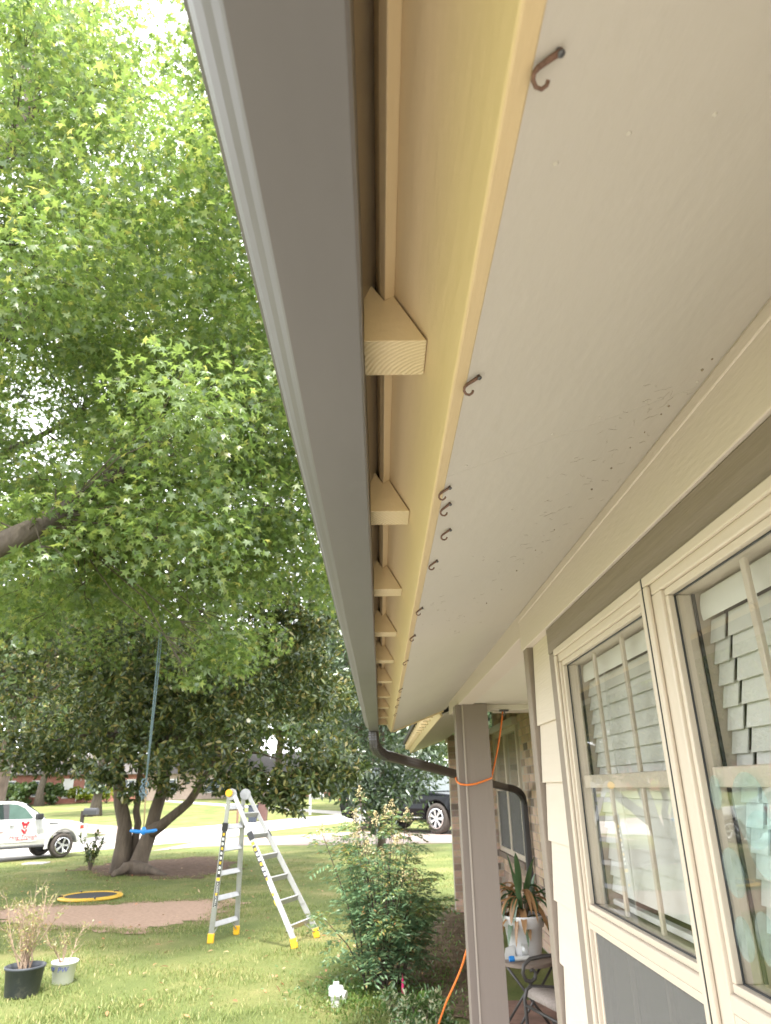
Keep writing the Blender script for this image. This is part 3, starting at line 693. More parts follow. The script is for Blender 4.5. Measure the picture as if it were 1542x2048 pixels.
# ---- rain gutter with downspout
gut = thing('rain_gutter', 'grey metal rain gutter running along the eave with a dark ribbed downspout', 'gutter', (-.06, 3, Z(.5)))
outp = [(-.0146, .600), (-.0146, .4816+.003), (-.0176, .4816), (-.097, .4816), (-.100, .484), (-.102, .503), (-.106, .513), (-.113, .520), (-.121, .526), (-.129, .534), (-.135, .545), (-.138, .555), (-.1385, .566), (-.1395, .569), (-.1455, .572), (-.1460, .586), (-.1440, .589), (-.136, .5895)]
inn = [(x+(.0015 if x > -.05 else .0022), z+.0016) for x, z in outp]; inn[0] = (-.0161, .600); inn[1] = (-.0161, .486); inn[-1] = (-.136, .5875)
b = MB(); NY = 26; n_ = len(outp)
for j in range(NY+1):
    y = YN+(YE-.05-YN)*j/NY; sag = .0012*math.sin(j*1.7)+.0008*math.sin(j*.9)
    for x, z in outp: b.v.append((x+sag*.6, y, Z(z+sag)))
for j in range(NY):
    for i in range(n_-1): b.face((j*n_+i, j*n_+i+1, (j+1)*n_+i+1, (j+1)*n_+i))
b.face([i for i in range(n_)][::-1]); b.face([NY*n_+i for i in range(n_)])
t_ = b.build('trough', GUT, gut)
sm = t_.modifiers.new('solid', 'SOLIDIFY'); sm.thickness = .0012; sm.offset = 0
MB().prism(poly((-.0135, .598), (.010, .650), (.007, .655), (-.0165, .600)), YN, YE-.06).build('back_flange', APRON, gut)
for yy in ():                     # slip joints where two lengths of gutter meet
    bb = MB()
    for y_ in (yy, yy+.035):
        for x_, z_ in outp: bb.v.append((x_-(.0012 if x_ < -.05 else -.0006), y_, Z(z_-.0013)))
    for i in range(n_-1): bb.face((i, i+1, n_+i+1, n_+i))
    bb.build('slip_joint', GUT, gut)
for yy in (.42, 1.32, 2.2, 3.1, 4.0, 4.9, 5.8):
    MB().box(-.138, -.018, yy, yy+.02, Z(.578), Z(.584)).build('hanger', GUT, gut)
# downspout: outlet, elbow, long sloping run, elbow, drop
def rib_tube(pts, w, h, name, parent, up=(0, 0, 1), ribs=False):
    b = MB(); P_ = resample(pts, 60 if ribs else len(pts)) if ribs else [Vector(p) for p in pts]
    k = len(P_); o = 0; nprof = 24; last = None
    for i, p in enumerate(P_):
        t = (P_[min(i+1, k-1)]-P_[max(i-1, 0)]).normalized(); a = t.cross(Vector(up))
        if a.length < .2 and last is not None: a = last-t*last.dot(t)
        a.normalize(); last = a; bb = a.cross(t)
        sc_ = 1+(.035*math.sin(i*2.1) if ribs else 0)
        for j in range(nprof):
            an = 2*math.pi*(j+.5)/nprof; c_, s_ = math.cos(an), math.sin(an)
            e = 6; rr = (abs(c_)**e+abs(s_)**e)**(-1/e); fl = 1-.05*(j % 2)
            b.v.append(tuple(p+a*(c_*rr*w/2*fl*sc_)+bb*(s_*rr*h/2*fl*sc_)))
    for i in range(k-1):
        for j in range(nprof): b.face((i*nprof+j, i*nprof+(j+1) % nprof, (i+1)*nprof+(j+1) % nprof, (i+1)*nprof+j))
    b.face(range(nprof-1, -1, -1)); b.face([(k-1)*nprof+j for j in range(nprof)])
    return b.build(name, GUTD, parent)
o0 = Vector((-.058, 6.55, Z(.481))); o1 = Vector((-.056, 6.56, Z(.40)))
runA = at(772, 1511, 6.85); runB = at(1012, 1575, 10.75); dv = (runB-runA).normalized()
dsp = empty_part('downspout', gut, (0, 3.5, -.1))
def bez(p0, p1, p2, n=14): return [p0*(1-u)**2+p1*2*u*(1-u)+p2*u*u for u in [i/(n-1) for i in range(n)]]
corner1 = Vector((-.055, 6.6, runA.z+.03))
rib_tube([o0, o1]+bez(o1, corner1, runA), .085, .085, 'upper_elbow', dsp, ribs=True)
rib_tube([runA-dv*.03, runA.lerp(runB, .5), runB], .075, .095, 'sloping_run', dsp)
wallp = Vector((2.13, 11.15, 1.85)); cor2 = Vector((2.12, 11.1, runB.z-.02))
rib_tube(bez(runB, cor2, wallp), .080, .095, 'lower_elbow', dsp, ribs=True)
rib_tube([wallp+Vector((0, 0, .03)), Vector((2.13, 11.15, .9)), Vector((2.13, 11.15, .12))], .085, .095, 'drop_pipe', dsp, up=(1, 0, 0))
# ------------------------------------------------------------------ hooks under the soffit
def soff_pt(px, py):
    r = ray(px, py); t = .3725; k = (.4945-t*.121)/(r.z-t*r.x); return Vector((r.x*k, r.y*k, r.z*k+H))
HK = [(1132, 95), (965, 748), (905, 970), (905, 1003), (905, 1055), (878, 1118), (848, 1213), (833, 1268), (818, 1318), (806, 1375), (802, 1393), (798, 1408), (794, 1425)]
ordn = ['first', 'second', 'third', 'fourth', 'fifth', 'sixth', 'seventh', 'eighth', 'ninth', 'tenth', 'eleventh', 'twelfth', 'last']
hs_ = [-.25, -.22, -.2, -.3, -.3, -.28, -.25, -.3, -.2, -.3, -.25, -.2, -.3]
proto = None
for i, q in enumerate(HK):
    p = soff_pt(*q)-Vector((.006, 0, .0022))
    lab = ('%s rust brown cup hook counted from the camera along the soffit beside the yellow board' % ordn[i]) if i < 12 else 'last rust brown cup hook, farthest along the soffit near the downspout'
    if proto is None:
        t = thing('hook', lab, 'hook', p, 0, 'hooks screwed into the soffit'); proto = t
        # flat strap under the screw head running outwards (-x) then curling down and back
        pts = [(.004, 0, -.005), (-.014, .001, -.007), (-.034, .002, -.010), (-.042, .004, -.013), (-.046, .010, -.018), (-.044, .018, -.023), (-.037, .023, -.026), (-.029, .022, -.025), (-.025, .017, -.022)]
        MB().tube(pts, [.0048, .0046, .0042, .0036, .0034, .0033, .0032, .0031, .003], 8).build('hook_shank', RUST, t, smooth=True, local=True)
        b = MB(); b.lathe([(0, -.0125), (.0035, -.0122), (.0058, -.0105), (.0062, -.008), (.0040, -.006), (.0030, .006)], 12); s_ = b.build('screw', SCREWM, t, smooth=True, local=True)
        b = MB(); b.box(-.0035, .0035, -.0006, .0006, -.0131, -.0121); b.box(-.0006, .0006, -.0035, .0035, -.0130, -.0120); b.build('cross_slot', DARK, s_, local=True)
    else:
        t = copy_tree(proto); t.location = p; t['label'] = lab
    t.scale = (.54, .54, .54); t.rotation_euler = (random.uniform(-.1, .1), R(-20), hs_[i]+random.uniform(-.12, .12))
# cobweb scraps and old caulk on the soffit
WEB = mat('old_cobweb', (.27, .22, .16), .95, .3, 60, 0)
b = MB()
for k in range(110):
    u = random.random(); px0 = 1395-480*u; py0 = 780+480*u
    q = soff_pt(px0-abs(random.gauss(0, 50)), py0+random.gauss(-10, 26))
    if q.x > .585: continue
    an = random.gauss(.9, .7); ln = random.uniform(.003, .011); pts = [q+Vector((ln*j*math.cos(an)+random.gauss(0, ln*.35), ln*j*math.sin(an)+random.gauss(0, ln*.35), 0)) for j in range(4)]
    pts = [Vector((p.x, p.y, H+.4945+.3725*(p.x-.121)-.0013)) for p in pts]
    b.tube(pts, [.0001, random.uniform(.00012, .00035), .0002, .0001], 4)
for k in range(13):
    u = random.random(); q = soff_pt(1440-480*u, 700+520*u)
    if q.x > .59: continue
    c = Vector((q.x, q.y, H+.4945+.3725*(q.x-.121)-.001)); r = random.uniform(.0012, .003)
    b.tube([c+Vector((0, -r, 0)), c, c+Vector((r*.4, r, -.0005))], [r*.4, r, r*.4], 5)
b.build('cobweb_scraps', WEB, kind='stuff', label='thin dark cobweb scraps and specks on the soffit near the wall')

# ------------------------------------------------------------------ ladder
ALU = mat('ladder_aluminium', (.43, .43, .435), .42, .12, 12, .15, 90, metal=.55)
ALUD = mat('ladder_hinge_steel', (.36, .36, .37), .45, .15, 20, .1, 90, metal=.5)
YFOOT = mat('yellow_rubber', (.85, .46, .02), .55, .1, 10, .1, 60)
BLK = mat('black_plastic', (.025, .025, .028), .45, .2, 10, .1, 50)
DECALB = mat('black_decal', (.05, .05, .06), .5, .3, 40, 0)
DECALW = mat('white_print', (.85, .85, .83), .5, .05, 10, 0)
DECALY = mat('yellow_print', (.85, .55, .03), .5, .05, 10, 0)
lad = thing('ladder', 'silver aluminium folding ladder with yellow feet opened on the lawn', 'ladder', (-1.8, 11.9, 0))
LN, LF = gp(421, 1888), gp(472, 1870); RN, RF = gp(590, 1897), gp(634, 1877)
HN, HF = at(463, 1586, 11.72), at(491, 1586, 12.15)
def rail(p0, p1, name, w, d, lo=None):
    return MB().beam(p0, p1, w, d, (0, 1, 0)).build(name, ALU, lad, bevel=.004)
sides = {'L': (LN, LF), 'R': (RN, RF)}
for sd, (n0, f0) in sides.items():
    sgn = -1 if sd == 'L' else 1
    fr_t = [.10, .235, .385, .55, .715, .885] if sd == 'L' else [.155, .30, .44, .585, .73, .885]
    lock = .235 if sd == 'L' else .30
    tops = (HN+Vector((sgn*.03, 0, 0)), HF+Vector((sgn*.03, 0, 0)))
    for tp, ft in zip(tops, (n0, f0)):
        foot = ft+Vector((0, 0, .07))
        rail(tp, tp.lerp(foot, .80), 'upper_rail', .062, .028)
        k = tp.lerp(foot, lock)
        off = Vector((0, -.018 if ft is n0 else .018, 0))
        rail(k+off, foot+off, 'lower_rail', .076, .034)
        b = MB().beam(k.lerp(foot, -.03)+off, k.lerp(foot, .045)+off, .088, .05, (0, 1, 0)); b.build('lock_collar', BLK, lad, bevel=.008)
        fb = MB().beam(foot.lerp(tp, .03)+off, ft+off+Vector((0, 0, .0)), .095, .055, (0, 1, 0)); fb.build('foot', YFOOT, lad, bevel=.012)
    for t_ in fr_t:
        a, c = tops[0].lerp(n0, t_), tops[1].lerp(f0, t_)
        MB().beam(a, c, .030, .075, (sgn*.35, 0, 1)).build('rung', ALU, lad, bevel=.006)
    for (t0, t1) in ((.80, .97),):
        a = tops[0].lerp(n0, .96); c = tops[0].lerp(n0, .885)+(tops[1].lerp(f0, .885)-tops[0].lerp(n0, .885))*.28
        MB().beam(a, c, .012, .022, (0, 1, 0)).build('brace', ALU, lad)
        a = tops[1].lerp(f0, .96); c = tops[1].lerp(f0, .885)+(tops[0].lerp(n0, .885)-tops[1].lerp(f0, .885))*.28
        MB().beam(a, c, .012, .022, (0, 1, 0)).build('brace', ALU, lad)
    # printed strips on the near rail, facing the house
    tp = tops[0]; rv = (n0-tp).normalized(); L = (n0-tp).length
    def strip(t0, t1, mm, nm, wd=.05, dy=-.0375):
        p, q = tp+rv*L*t0, tp+rv*L*t1
        MB().beam(p+Vector((0, dy, 0)), q+Vector((0, dy, 0)), wd, .002, (0, 1, 0)).build(nm, mm, lad)
    if sd == 'L': strip(.26, .57, DECALB, 'warning_label'); strip(.575, .595, DECALY, 'label_band'); strip(.60, .765, DECALB, 'name_label'); strip(.675, .69, DECALY, 'label_band', .03, -.039)
    else: strip(.335, .355, DECALY, 'label_band'); strip(.36, .70, DECALB, 'warning_label'); strip(.705, .735, DECALY, 'label_band')
    xax = rv; zax = Vector((0, -1, 0)); yax = zax.cross(xax).normalized(); zax = xax.cross(yax)
    def ltext(body, t, size, mm):
        Mx = Matrix((xax, yax, zax)).transposed().to_4x4(); Mx.translation = tp+rv*L*t+Vector((0, -.0395, 0))-lad.location
        text_mesh('lettering', body, size, mm, lad, Mx, extrude=.0004)
    if sd == 'L':
        ltext('LADDERS', .638, .042, DECALW); ltext('GORILLA', .728, .042, DECALW)
    for j in range(9 if sd == 'L' else 10):
        t0 = (.275 if sd == 'L' else .375)+j*.032
        p = tp+rv*L*t0+Vector((0, -.0392, 0)); MB().beam(p, p+rv*L*.018, .028, .0012, (0, 1, 0)).build('label_print', DECALW if j % 3 else DECALY, lad)
for hp, nm in ((HN, 0), (HF, 1)):
    b = MB(); N = 20
    for yy in (-.018, .018):
        for j in range(N):
            a = 2*math.pi*j/N; b.v.append((hp.x+.085*math.cos(a), hp.y+yy, hp.z-.02+.085*math.sin(a)))
    b.face(range(N)); b.face(range(2*N-1, N-1, -1))
    for j in range(N): b.face((j, (j+1) % N, (j+1) % N+N, j+N))
    b.build('hinge_plate', ALUD, lad, bevel=.004)
    b = MB(); b.tube([(hp.x-.03, hp.y-.022, hp.z-.0), (hp.x-.03, hp.y-.06, hp.z-.0)], .055, 16)
    if nm == 0: b.build('hinge_knob', YFOOT, lad, bevel=.004)

# ------------------------------------------------------------------ swing
ROPE = mat('blue_grey_rope', (.20, .28, .33), .9, .4, 120, .6, 300)
ROPE2 = mat('tan_rope', (.42, .30, .17), .9, .3, 120, .6, 300)
BLUE = mat('blue_plastic', (.02, .22, .62), .4, .08, 5, 0)
SB = at(287, 1662, 14.0)
swing = thing('rope_swing', 'bright blue bar swing on a long rope in front of the evergreen trunk', 'swing', SB)
top_ = at(327, 1175, 14.0); kn = at(292, 1562, 14.0)
b = MB(); b.tube([top_, top_.lerp(kn, .5)+Vector((.01, 0, 0)), kn], .014, 6); b.tube([top_+Vector((.05, 0, 0)), top_.lerp(kn, .5)+Vector((.05, 0, 0)), kn+Vector((.01, 0, .03))], .010, 6)
b.build('blue_rope', ROPE, swing, smooth=True)
b = MB()
for j in range(9):
    c = kn+Vector((random.uniform(-.05, .03), random.uniform(-.03, .03), -.02-.03*j+random.uniform(-.02, .02)))
    a = random.random()*6
    b.tube([c+Vector((.045*math.cos(a+u), .03*math.sin(a*2+u), .045*math.sin(a+u))) for u in np.linspace(0, 5, 8)], .012, 5)
b.tube([kn+Vector((-.03, 0, -.1)), kn+Vector((-.05, 0, -.22)), kn+Vector((-.045, .01, -.34))], .016, 6)
b.build('rope_knot', ROPE, swing, smooth=True)
b = MB(); b.tube([kn+Vector((.01, 0, 0)), kn.lerp(SB, .5)+Vector((.005, 0, 0)), SB], .013, 6); b.build('tan_rope', ROPE2, swing, smooth=True)
b = MB(); pts = [SB+Vector((x, 0, .10*x*x*4-.012)) for x in np.linspace(-.245, .245, 13)]
b.tube(pts, [.022]+[.032]*11+[.022], 10); b.build('blue_seat_bar', BLUE, swing, smooth=True)
b = MB(); b.lathe([(0, -.06), (.03, -.06), (.045, -.03), (.045, .04), (.02, .07), (0, .07)], 12, SB); b.build('seat_hub', BLUE, swing, smooth=True)

# ------------------------------------------------------------------ mini trampoline lying on the lawn
TC = gp(181, 1797)
YPAD = mat('yellow_vinyl_pad', (.62, .38, .04), .5, .2, 6, .3, 30)
MATB = mat('black_mesh_mat', (.03, .03, .035), .7, .2, 40, .3, 200)
tr = thing('trampoline', 'small round trampoline with yellow padded rim lying on the grass', 'trampoline', TC)
b = MB(); b.lathe([(.53, .05), (.545, .066), (.59, .075), (.64, .066), (.67, .045), (.665, .015), (.60, .012), (.54, .03), (.53, .05)], 48, TC); b.build('padded_rim', YPAD, tr, smooth=True)
b = MB(); b.lathe([(.0, .048), (.30, .052), (.54, .058)], 32, TC); b.build('jump_mat', MATB, tr, smooth=True)
for a in (.9, 2.3, 3.6, 5.2):
    c = TC+Vector((.66*math.cos(a), .66*math.sin(a), .05)); MB().tube([c, c+Vector((-.02*math.cos(a), -.02*math.sin(a), .03)), c+Vector((-.10*math.cos(a), -.10*math.sin(a), .032))], .016, 6).build('rim_clip', BLK, tr)

# ------------------------------------------------------------------ nursery pots with sparse shrubs
BARK = mat('pale_twig_bark', (.34, .25, .18), .9, .3, 30, .5, 80)
SPARSE = leaf_mat('sparse_leaves', [(0, (.16, .19, .05)), (.5, (.26, .27, .09)), (.8, (.35, .33, .14)), (1, (.42, .24, .12))], .4, .05)
POTB = mat('black_nursery_pot', (.055, .062, .075), .5, .25, 5, .2, 30, dirt=((.16, .15, .14, 1), 4, .55))
POTW = mat('white_nursery_pot', (.78, .78, .77), .45, .06, 4, .1, 30, dirt=((.4, .35, .28, 1), 6, .66))
SOIL = mat('potting_soil', (.07, .05, .04), .95, .4, 30, .8, 60)
NAVY = mat('navy_print', (.03, .05, .20), .5, .1, 10, 0)
def nursery_pot(c, r0, r1, h, m, label, nst, hmax, spread, seed):
    rd = random.Random(seed)
    t = thing('potted_shrub', label, 'potted plant', c)
    b = MB(); b.lathe([(0, .0), (r0-.02, .0), (r0, .015), (r1, h-.03), (r1+.012, h-.028), (r1+.016, h-.004), (r1+.008, h), (r1-.010, h-.002), (r1-.016, h-.06)], 36, c); b.build('pot', m, t, smooth=True)
    b = MB(); b.lathe([(0, h-.05), (r1*.6, h-.055), (r1-.012, h-.06)], 20, c); b.build('soil', SOIL, t, smooth=True)
    tw = MB(); P = []
    for s in range(nst):
        a = rd.random()*6.28; p = c+Vector((rd.uniform(-.3, .3)*r1, rd.uniform(-.3, .3)*r1, h-.06)); d = Vector((math.cos(a)*spread, math.sin(a)*spread, 1)).normalized()
        n = 6; L = hmax*rd.uniform(.55, 1)/n; pts = [p]
        for k in range(n):
            d = (d+Vector((rd.gauss(0, .16), rd.gauss(0, .16), rd.gauss(.02, .1)))).normalized(); p = p+d*L; pts.append(p)
            if k >= 1:
                for q in range(3):
                    e = (d+Vector((rd.gauss(0, .7), rd.gauss(0, .7), rd.uniform(0, .5)))).normalized(); l2 = rd.uniform(.06, .2)
                    tw.tube([p, p+e*l2*.5, p+e*l2+Vector((0, 0, .02))], [.0028, .002, .0012], 4)
                    for w_ in range(rd.choice((2, 3, 5, 6))): P.append(p+e*l2*rd.uniform(.3, 1.1)+Vector((rd.gauss(0, .015), rd.gauss(0, .015), rd.gauss(0, .015))))
        tw.tube(pts, [.011-.0015*k for k in range(len(pts))], 6)
    tw.build('stems', BARK, t)
    P = np.array([tuple(p) for p in P]); n = len(P)
    cloud('foliage', SPARSE, t, P, rdir(n), rdir(n), .022+.018*rng.random(n), ELL_V, ELL_F)
    return t
pb = nursery_pot(gp(42, 1993), .178, .205, .30, POTB, 'large black nursery pot holding a sparse half dead shrub', 17, .80, .36, 3)
pw_ = nursery_pot(gp(124, 1970), .115, .140, .24, POTW, 'small white nursery pot with blue lettering and bare forked twigs', 5, .48, .55, 8)
for a, body in ((-1.30, 'PW'), (-2.45, 'PW')):
    rr = .1345; zax = Vector((math.cos(a), math.sin(a), 0)); yax = Vector((0, 0, 1)); xax = yax.cross(zax)
    Mx = Matrix((xax, yax, zax)).transposed().to_4x4(); Mx.translation = Vector((rr*math.cos(a), rr*math.sin(a), .165))
    text_mesh('lettering', body, .075, NAVY, pw_, Mx, .1, .003)

# ------------------------------------------------------------------ cleanout cap, stake, orange cord
WPVC = mat('white_pvc', (.55, .55, .54), .4, .06, 8, .05, 30, dirt=((.4, .38, .3, 1), 9, .66))
c = gp(672, 2016); t = thing('cleanout_pipe', 'short white plastic cleanout pipe sticking out of the lawn', 'pipe', c)
MB().lathe([(0, .0), (.055, .0), (.055, .10), (.078, .10), (.080, .16), (.070, .178), (0, .178)], 20, c).build('pipe_body', WPVC, t, smooth=False)
b = MB(); b.box(c.x-.03, c.x+.03, c.y-.03, c.y+.03, .178, .215); b.build('square_plug', WPVC, t, bevel=.004)
b = MB(); b.tube([c+Vector((.03, -.02, .115)), c+Vector((.105, -.05, .10))], .046, 14); b.build('side_inlet', WPVC, t)
PINK = mat('pink_flagging', (.85, .05, .22), .5, .08, 10, 0)
c = gp(806, 2004)
t = thing('survey_stake', 'bright pink plastic marker stake at the foot of the bamboo-like shrub', 'stake', c)
MB().add([(c.x-.016, c.y, 0), (c.x+.016, c.y, 0), (c.x+.012, c.y+.004, .20), (c.x, c.y, .225), (c.x-.010, c.y, .20), (c.x-.016, c.y+.012, 0), (c.x+.016, c.y+.012, 0), (c.x+.012, c.y+.012, .20), (c.x, c.y+.01, .225), (c.x-.010, c.y+.012, .20)],
        [(0, 1, 2, 3, 4), (9, 8, 7, 6, 5), (0, 1, 6, 5), (1, 2, 7, 6), (2, 3, 8, 7), (3, 4, 9, 8), (4, 0, 5, 9)]).build('stake_blade', PINK, t)
t['label'] = 'bright pink plastic marker stake at the foot of the tall feathery shrub'
ORG = mat('orange_cord_sheath', (.80, .20, .03), .5, .1, 20, .1, 60)
hk = at(1006, 1416, 5.52); c1 = Vector((.818, 5.44, 2.17))
cord = thing('extension_cord', 'orange extension cord wound around the porch column from the ceiling hook', 'cord', (.7, 5.4, .1))
b = MB(); b.tube(bez(hk, Vector(((hk.x+c1.x)/2+.02, 5.5, 2.40)), c1), .0065, 8); b.build('cord_drop', ORG, cord, smooth=True)
b = MB(); b.tube([c1, (.80, 5.345, 2.155), (.74, 5.338, 2.135), (.68, 5.338, 2.118), (.62, 5.340, 2.112), (.575, 5.352, 2.118), (.556, 5.40, 2.135), (.556, 5.50, 2.16), (.60, 5.565, 2.18), (.75, 5.57, 2.18), (.815, 5.53, 2.18), c1], .0065, 8); b.build('cord_loop', ORG, cord, smooth=True)
b = MB(); e0_ = at(944, 1800, 5.62); e1_ = at(936, 1890, 5.75); e2_ = at(913, 1960, 5.9); e3_ = at(893, 2003, 6.0)
pts = resample([Vector((.60, 5.60, 2.0)), at(950, 1740, 5.6), e0_, at(942, 1850, 5.68), e1_, at(925, 1930, 5.82), e2_, e3_, at(880, 2040, 6.2), Vector((.35, 6.9, .03))], 40); b.tube(pts, .0075, 8); b.build('cord_tail', ORG, cord, smooth=True)
t = thing('ceiling_hook', 'small grey metal hook plate on the porch ceiling holding the orange cord', 'hook', hk)
b = MB(); b.box(hk.x-.035, hk.x+.035, 5.47, 5.53, Z(.533), Z(.5445)); b.build('plate', SCREWM, t, bevel=.004)
b = MB(); b.tube([Vector((hk.x, 5.5, Z(.535))), Vector((hk.x+.012, 5.5, Z(.515))), Vector((hk.x, 5.5, Z(.50))), Vector((hk.x-.012, 5.5, Z(.512)))], .004, 6); b.build('hook_shank', SCREWM, t)

# ------------------------------------------------------------------ porch furniture
IRON = mat('dark_bronze_metal', (.055, .05, .048), .4, .2, 15, .2, 60)
TTOP = mat('brown_table_top', (.20, .155, .125), .5, .15, 10, .2, 40)
TCn = Vector((1.285, 7.25, .66))
tab = thing('side_table', 'small round brown folding table with crossed metal legs on the porch', 'table', (TCn.x, TCn.y, .1))
b = MB(); b.lathe([(0, 0), (.255, 0), (.265, -.004), (.265, -.03), (.255, -.034), (0, -.034)], 40, TCn); b.build('table_top', TTOP, tab, bevel=0)
for sx in (-1, 1):
    for (a, c_) in (((-.2, sx*.17, -.036), (.2, sx*.15, -.555)), ((.2, sx*.14, -.036), (-.2, sx*.18, -.555))):
        MB().tube([TCn+Vector(a), TCn+Vector(c_)], .011, 8).build('leg', IRON, tab, smooth=True)
MB().tube([TCn+Vector((0, -.17, -.29)), TCn+Vector((0, .17, -.29))], .008, 8).build('cross_bar', IRON, tab, smooth=True)
MB().tube([TCn+Vector((.2, -.15, -.5)), TCn+Vector((.2, .15, -.5))], .008, 8).build('stretcher', IRON, tab, smooth=True)
# plant
PC = Vector((1.30, 7.34, .661))
pp = thing('potted_plant', 'white ribbed pot with a browning strap leaved plant on the porch table', 'potted plant', PC)
WPOT = mat('white_plastic_pot', (.74, .74, .76), .4, .05, 4, 0)
b = MB(); b.lathe([(0, 0), (.135, 0), (.142, .012), (.172, .235), (.186, .237), (.192, .315), (.198, .325), (.190, .332), (.180, .325), (.176, .28)], 40, PC); b.build('pot', WPOT, pp, smooth=True)
b = MB(); b.lathe([(0, .285), (.178, .28)], 20, PC); b.build('soil', SOIL, pp)
DG = leaf_mat('strap_leaf_green', [(0, (.03, .07, .03)), (.5, (.05, .11, .045)), (1, (.09, .16, .06))], .25, .1)
DB = leaf_mat('strap_leaf_brown', [(0, (.24, .13, .06)), (.5, (.34, .19, .09)), (1, (.42, .27, .14))], .25, .05)
rd = random.Random(21)
for i in range(64):
    a = i*2.399; L = rd.uniform(.26, .50); el = rd.uniform(.1, 1.35); wd = rd.uniform(.014, .030); b = MB(); K = 9
    p = PC+Vector((.05*math.cos(a), .05*math.sin(a), .30+rd.uniform(0, .24))); d = Vector((math.cos(a)*math.cos(el), math.sin(a)*math.cos(el), math.sin(el)))
    sag = rd.uniform(.24, .46) if el < 1.12 else .07
    side = Vector((-math.sin(a), math.cos(a), 0))
    for k in range(K):
        u = k/(K-1); wv = wd*(math.sin(math.pi*min(1, .12+u*.88))**.7)*(1 if u < .98 else .1)
        b.v += [tuple(p-side*wv), tuple(p+Vector((0, 0, -.010))), tuple(p+side*wv)]
        d = (d+Vector((0, 0, -sag))).normalized(); p = p+d*L/(K-1)
    for k in range(K-1):
        o_ = k*3; b.face((o_, o_+1, o_+4, o_+3)); b.face((o_+1, o_+2, o_+5, o_+4))
    b.build('leaf', DB if (i % 5 in (0, 2, 3) and el < 1.0) else DG, pp, smooth=True)
b = MB()
for k in range(3):
    q = PC+Vector((.03*math.cos(k*2.1), .03*math.sin(k*2.1), .27)); b.tube([q, q+Vector((.01, 0, .15)), q+Vector((.0, .01, .32))], [.014, .012, .009], 7)
b.build('stem', BARK, pp)
# things on the table
t = thing('glue_tube', 'white tube with blue cap lying on the porch table', 'tube', TCn+Vector((-.12, -.13, .022)))
q = t.location.copy(); MB().tube([q+Vector((-.01, 0, 0)), q+Vector((.13, .01, 0))], .020, 14).build('tube_body', WPVC, t); MB().tube([q+Vector((-.055, -.003, 0)), q+Vector((-.0105, 0, 0))], .0215, 14).build('cap', BLUE, t)
t = thing('paper_packet', 'crumpled white paper packet standing on the porch table', 'packet', TCn+Vector((-.15, -.02, 0)))
q = t.location; MB().add([(q.x-.05, q.y-.02, q.z), (q.x+.05, q.y-.02, q.z), (q.x+.05, q.y+.025, q.z), (q.x-.05, q.y+.025, q.z), (q.x-.035, q.y, q.z+.085), (q.x+.045, q.y+.006, q.z+.11)], [(0, 1, 5, 4), (2, 3, 4, 5), (0, 4, 3), (1, 2, 5), (3, 2, 1, 0)]).build('paper', WPVC, t)
t = thing('drinking_glass', 'clear drinking glass standing on the porch table', 'glass', TCn+Vector((-.02, -.08, 0)))
q = t.location; MB().lathe([(0, .002), (.027, .002), (.035, .13), (.032, .13), (.026, .012), (0, .012)], 20, q).build('glass_body', GLASS, t, smooth=True)
# metal armchair, mostly hidden by the corner of the house
CC = Vector((1.53, 6.55, .1))
ch = thing('porch_chair', 'dark metal porch armchair with curled arm and woven seat by the corner', 'chair', CC, R(18))
SLING = mat('woven_sling', (.33, .28, .25), .8, .2, 60, .5, 160)
def cl(*p): return [Vector(q) for q in p]
b = MB(); K = 10; prof = [(-.30, .40), (-.285, .44), (-.25, .455), (-.15, .445), (0, .42), (.14, .405), (.22, .43), (.27, .55), (.31, .75), (.35, .95)]
for (x_, z_) in prof: b.v += [(x_, -.235, z_), (x_, .235, z_)]
for i in range(K-1): b.face((2*i, 2*i+1, 2*i+3, 2*i+2))
so_ = b.build('seat', SLING, ch, smooth=True, local=True); sd_ = so_.modifiers.new('s', 'SOLIDIFY'); sd_.thickness = .008
for sy in (-1, 1):
    y_ = .265*sy
    b = MB(); b.tube(cl((-.30, y_, .02), (-.31, y_, .22), (-.315, y_, .38), (-.29, y_, .445), (-.24, y_, .462), (-.1, y_, .445), (.1, y_, .415), (.21, y_, .43), (.28, y_, .56), (.36, y_, .98)), .015, 8); b.build('side_frame', IRON, ch, smooth=True, local=True)
    sp = [(.30, y_, .66), (.1, y_, .665), (-.12, y_, .665), (-.24, y_, .655), (-.30, y_, .615), (-.315, y_, .56), (-.29, y_, .51), (-.245, y_, .495), (-.205, y_, .515), (-.195, y_, .555), (-.22, y_, .58), (-.245, y_, .57)]
    b = MB(); b.tube(cl(*sp), [.016]*9+[.014, .013, .012], 8); b.build('arm', IRON, ch, smooth=True, local=True)
    b = MB(); b.tube(cl((.12, y_, .42), (.26, y_, .2), (.34, y_, .0)), .014, 8); b.build('leg', IRON, ch, smooth=True, local=True)
for x_, z_ in ((-.31, .34), (.24, .40)):
    b = MB(); b.tube(cl((x_, -.265, z_), (x_, .265, z_)), .012, 8); b.build('cross_bar', IRON, ch, smooth=True, local=True)

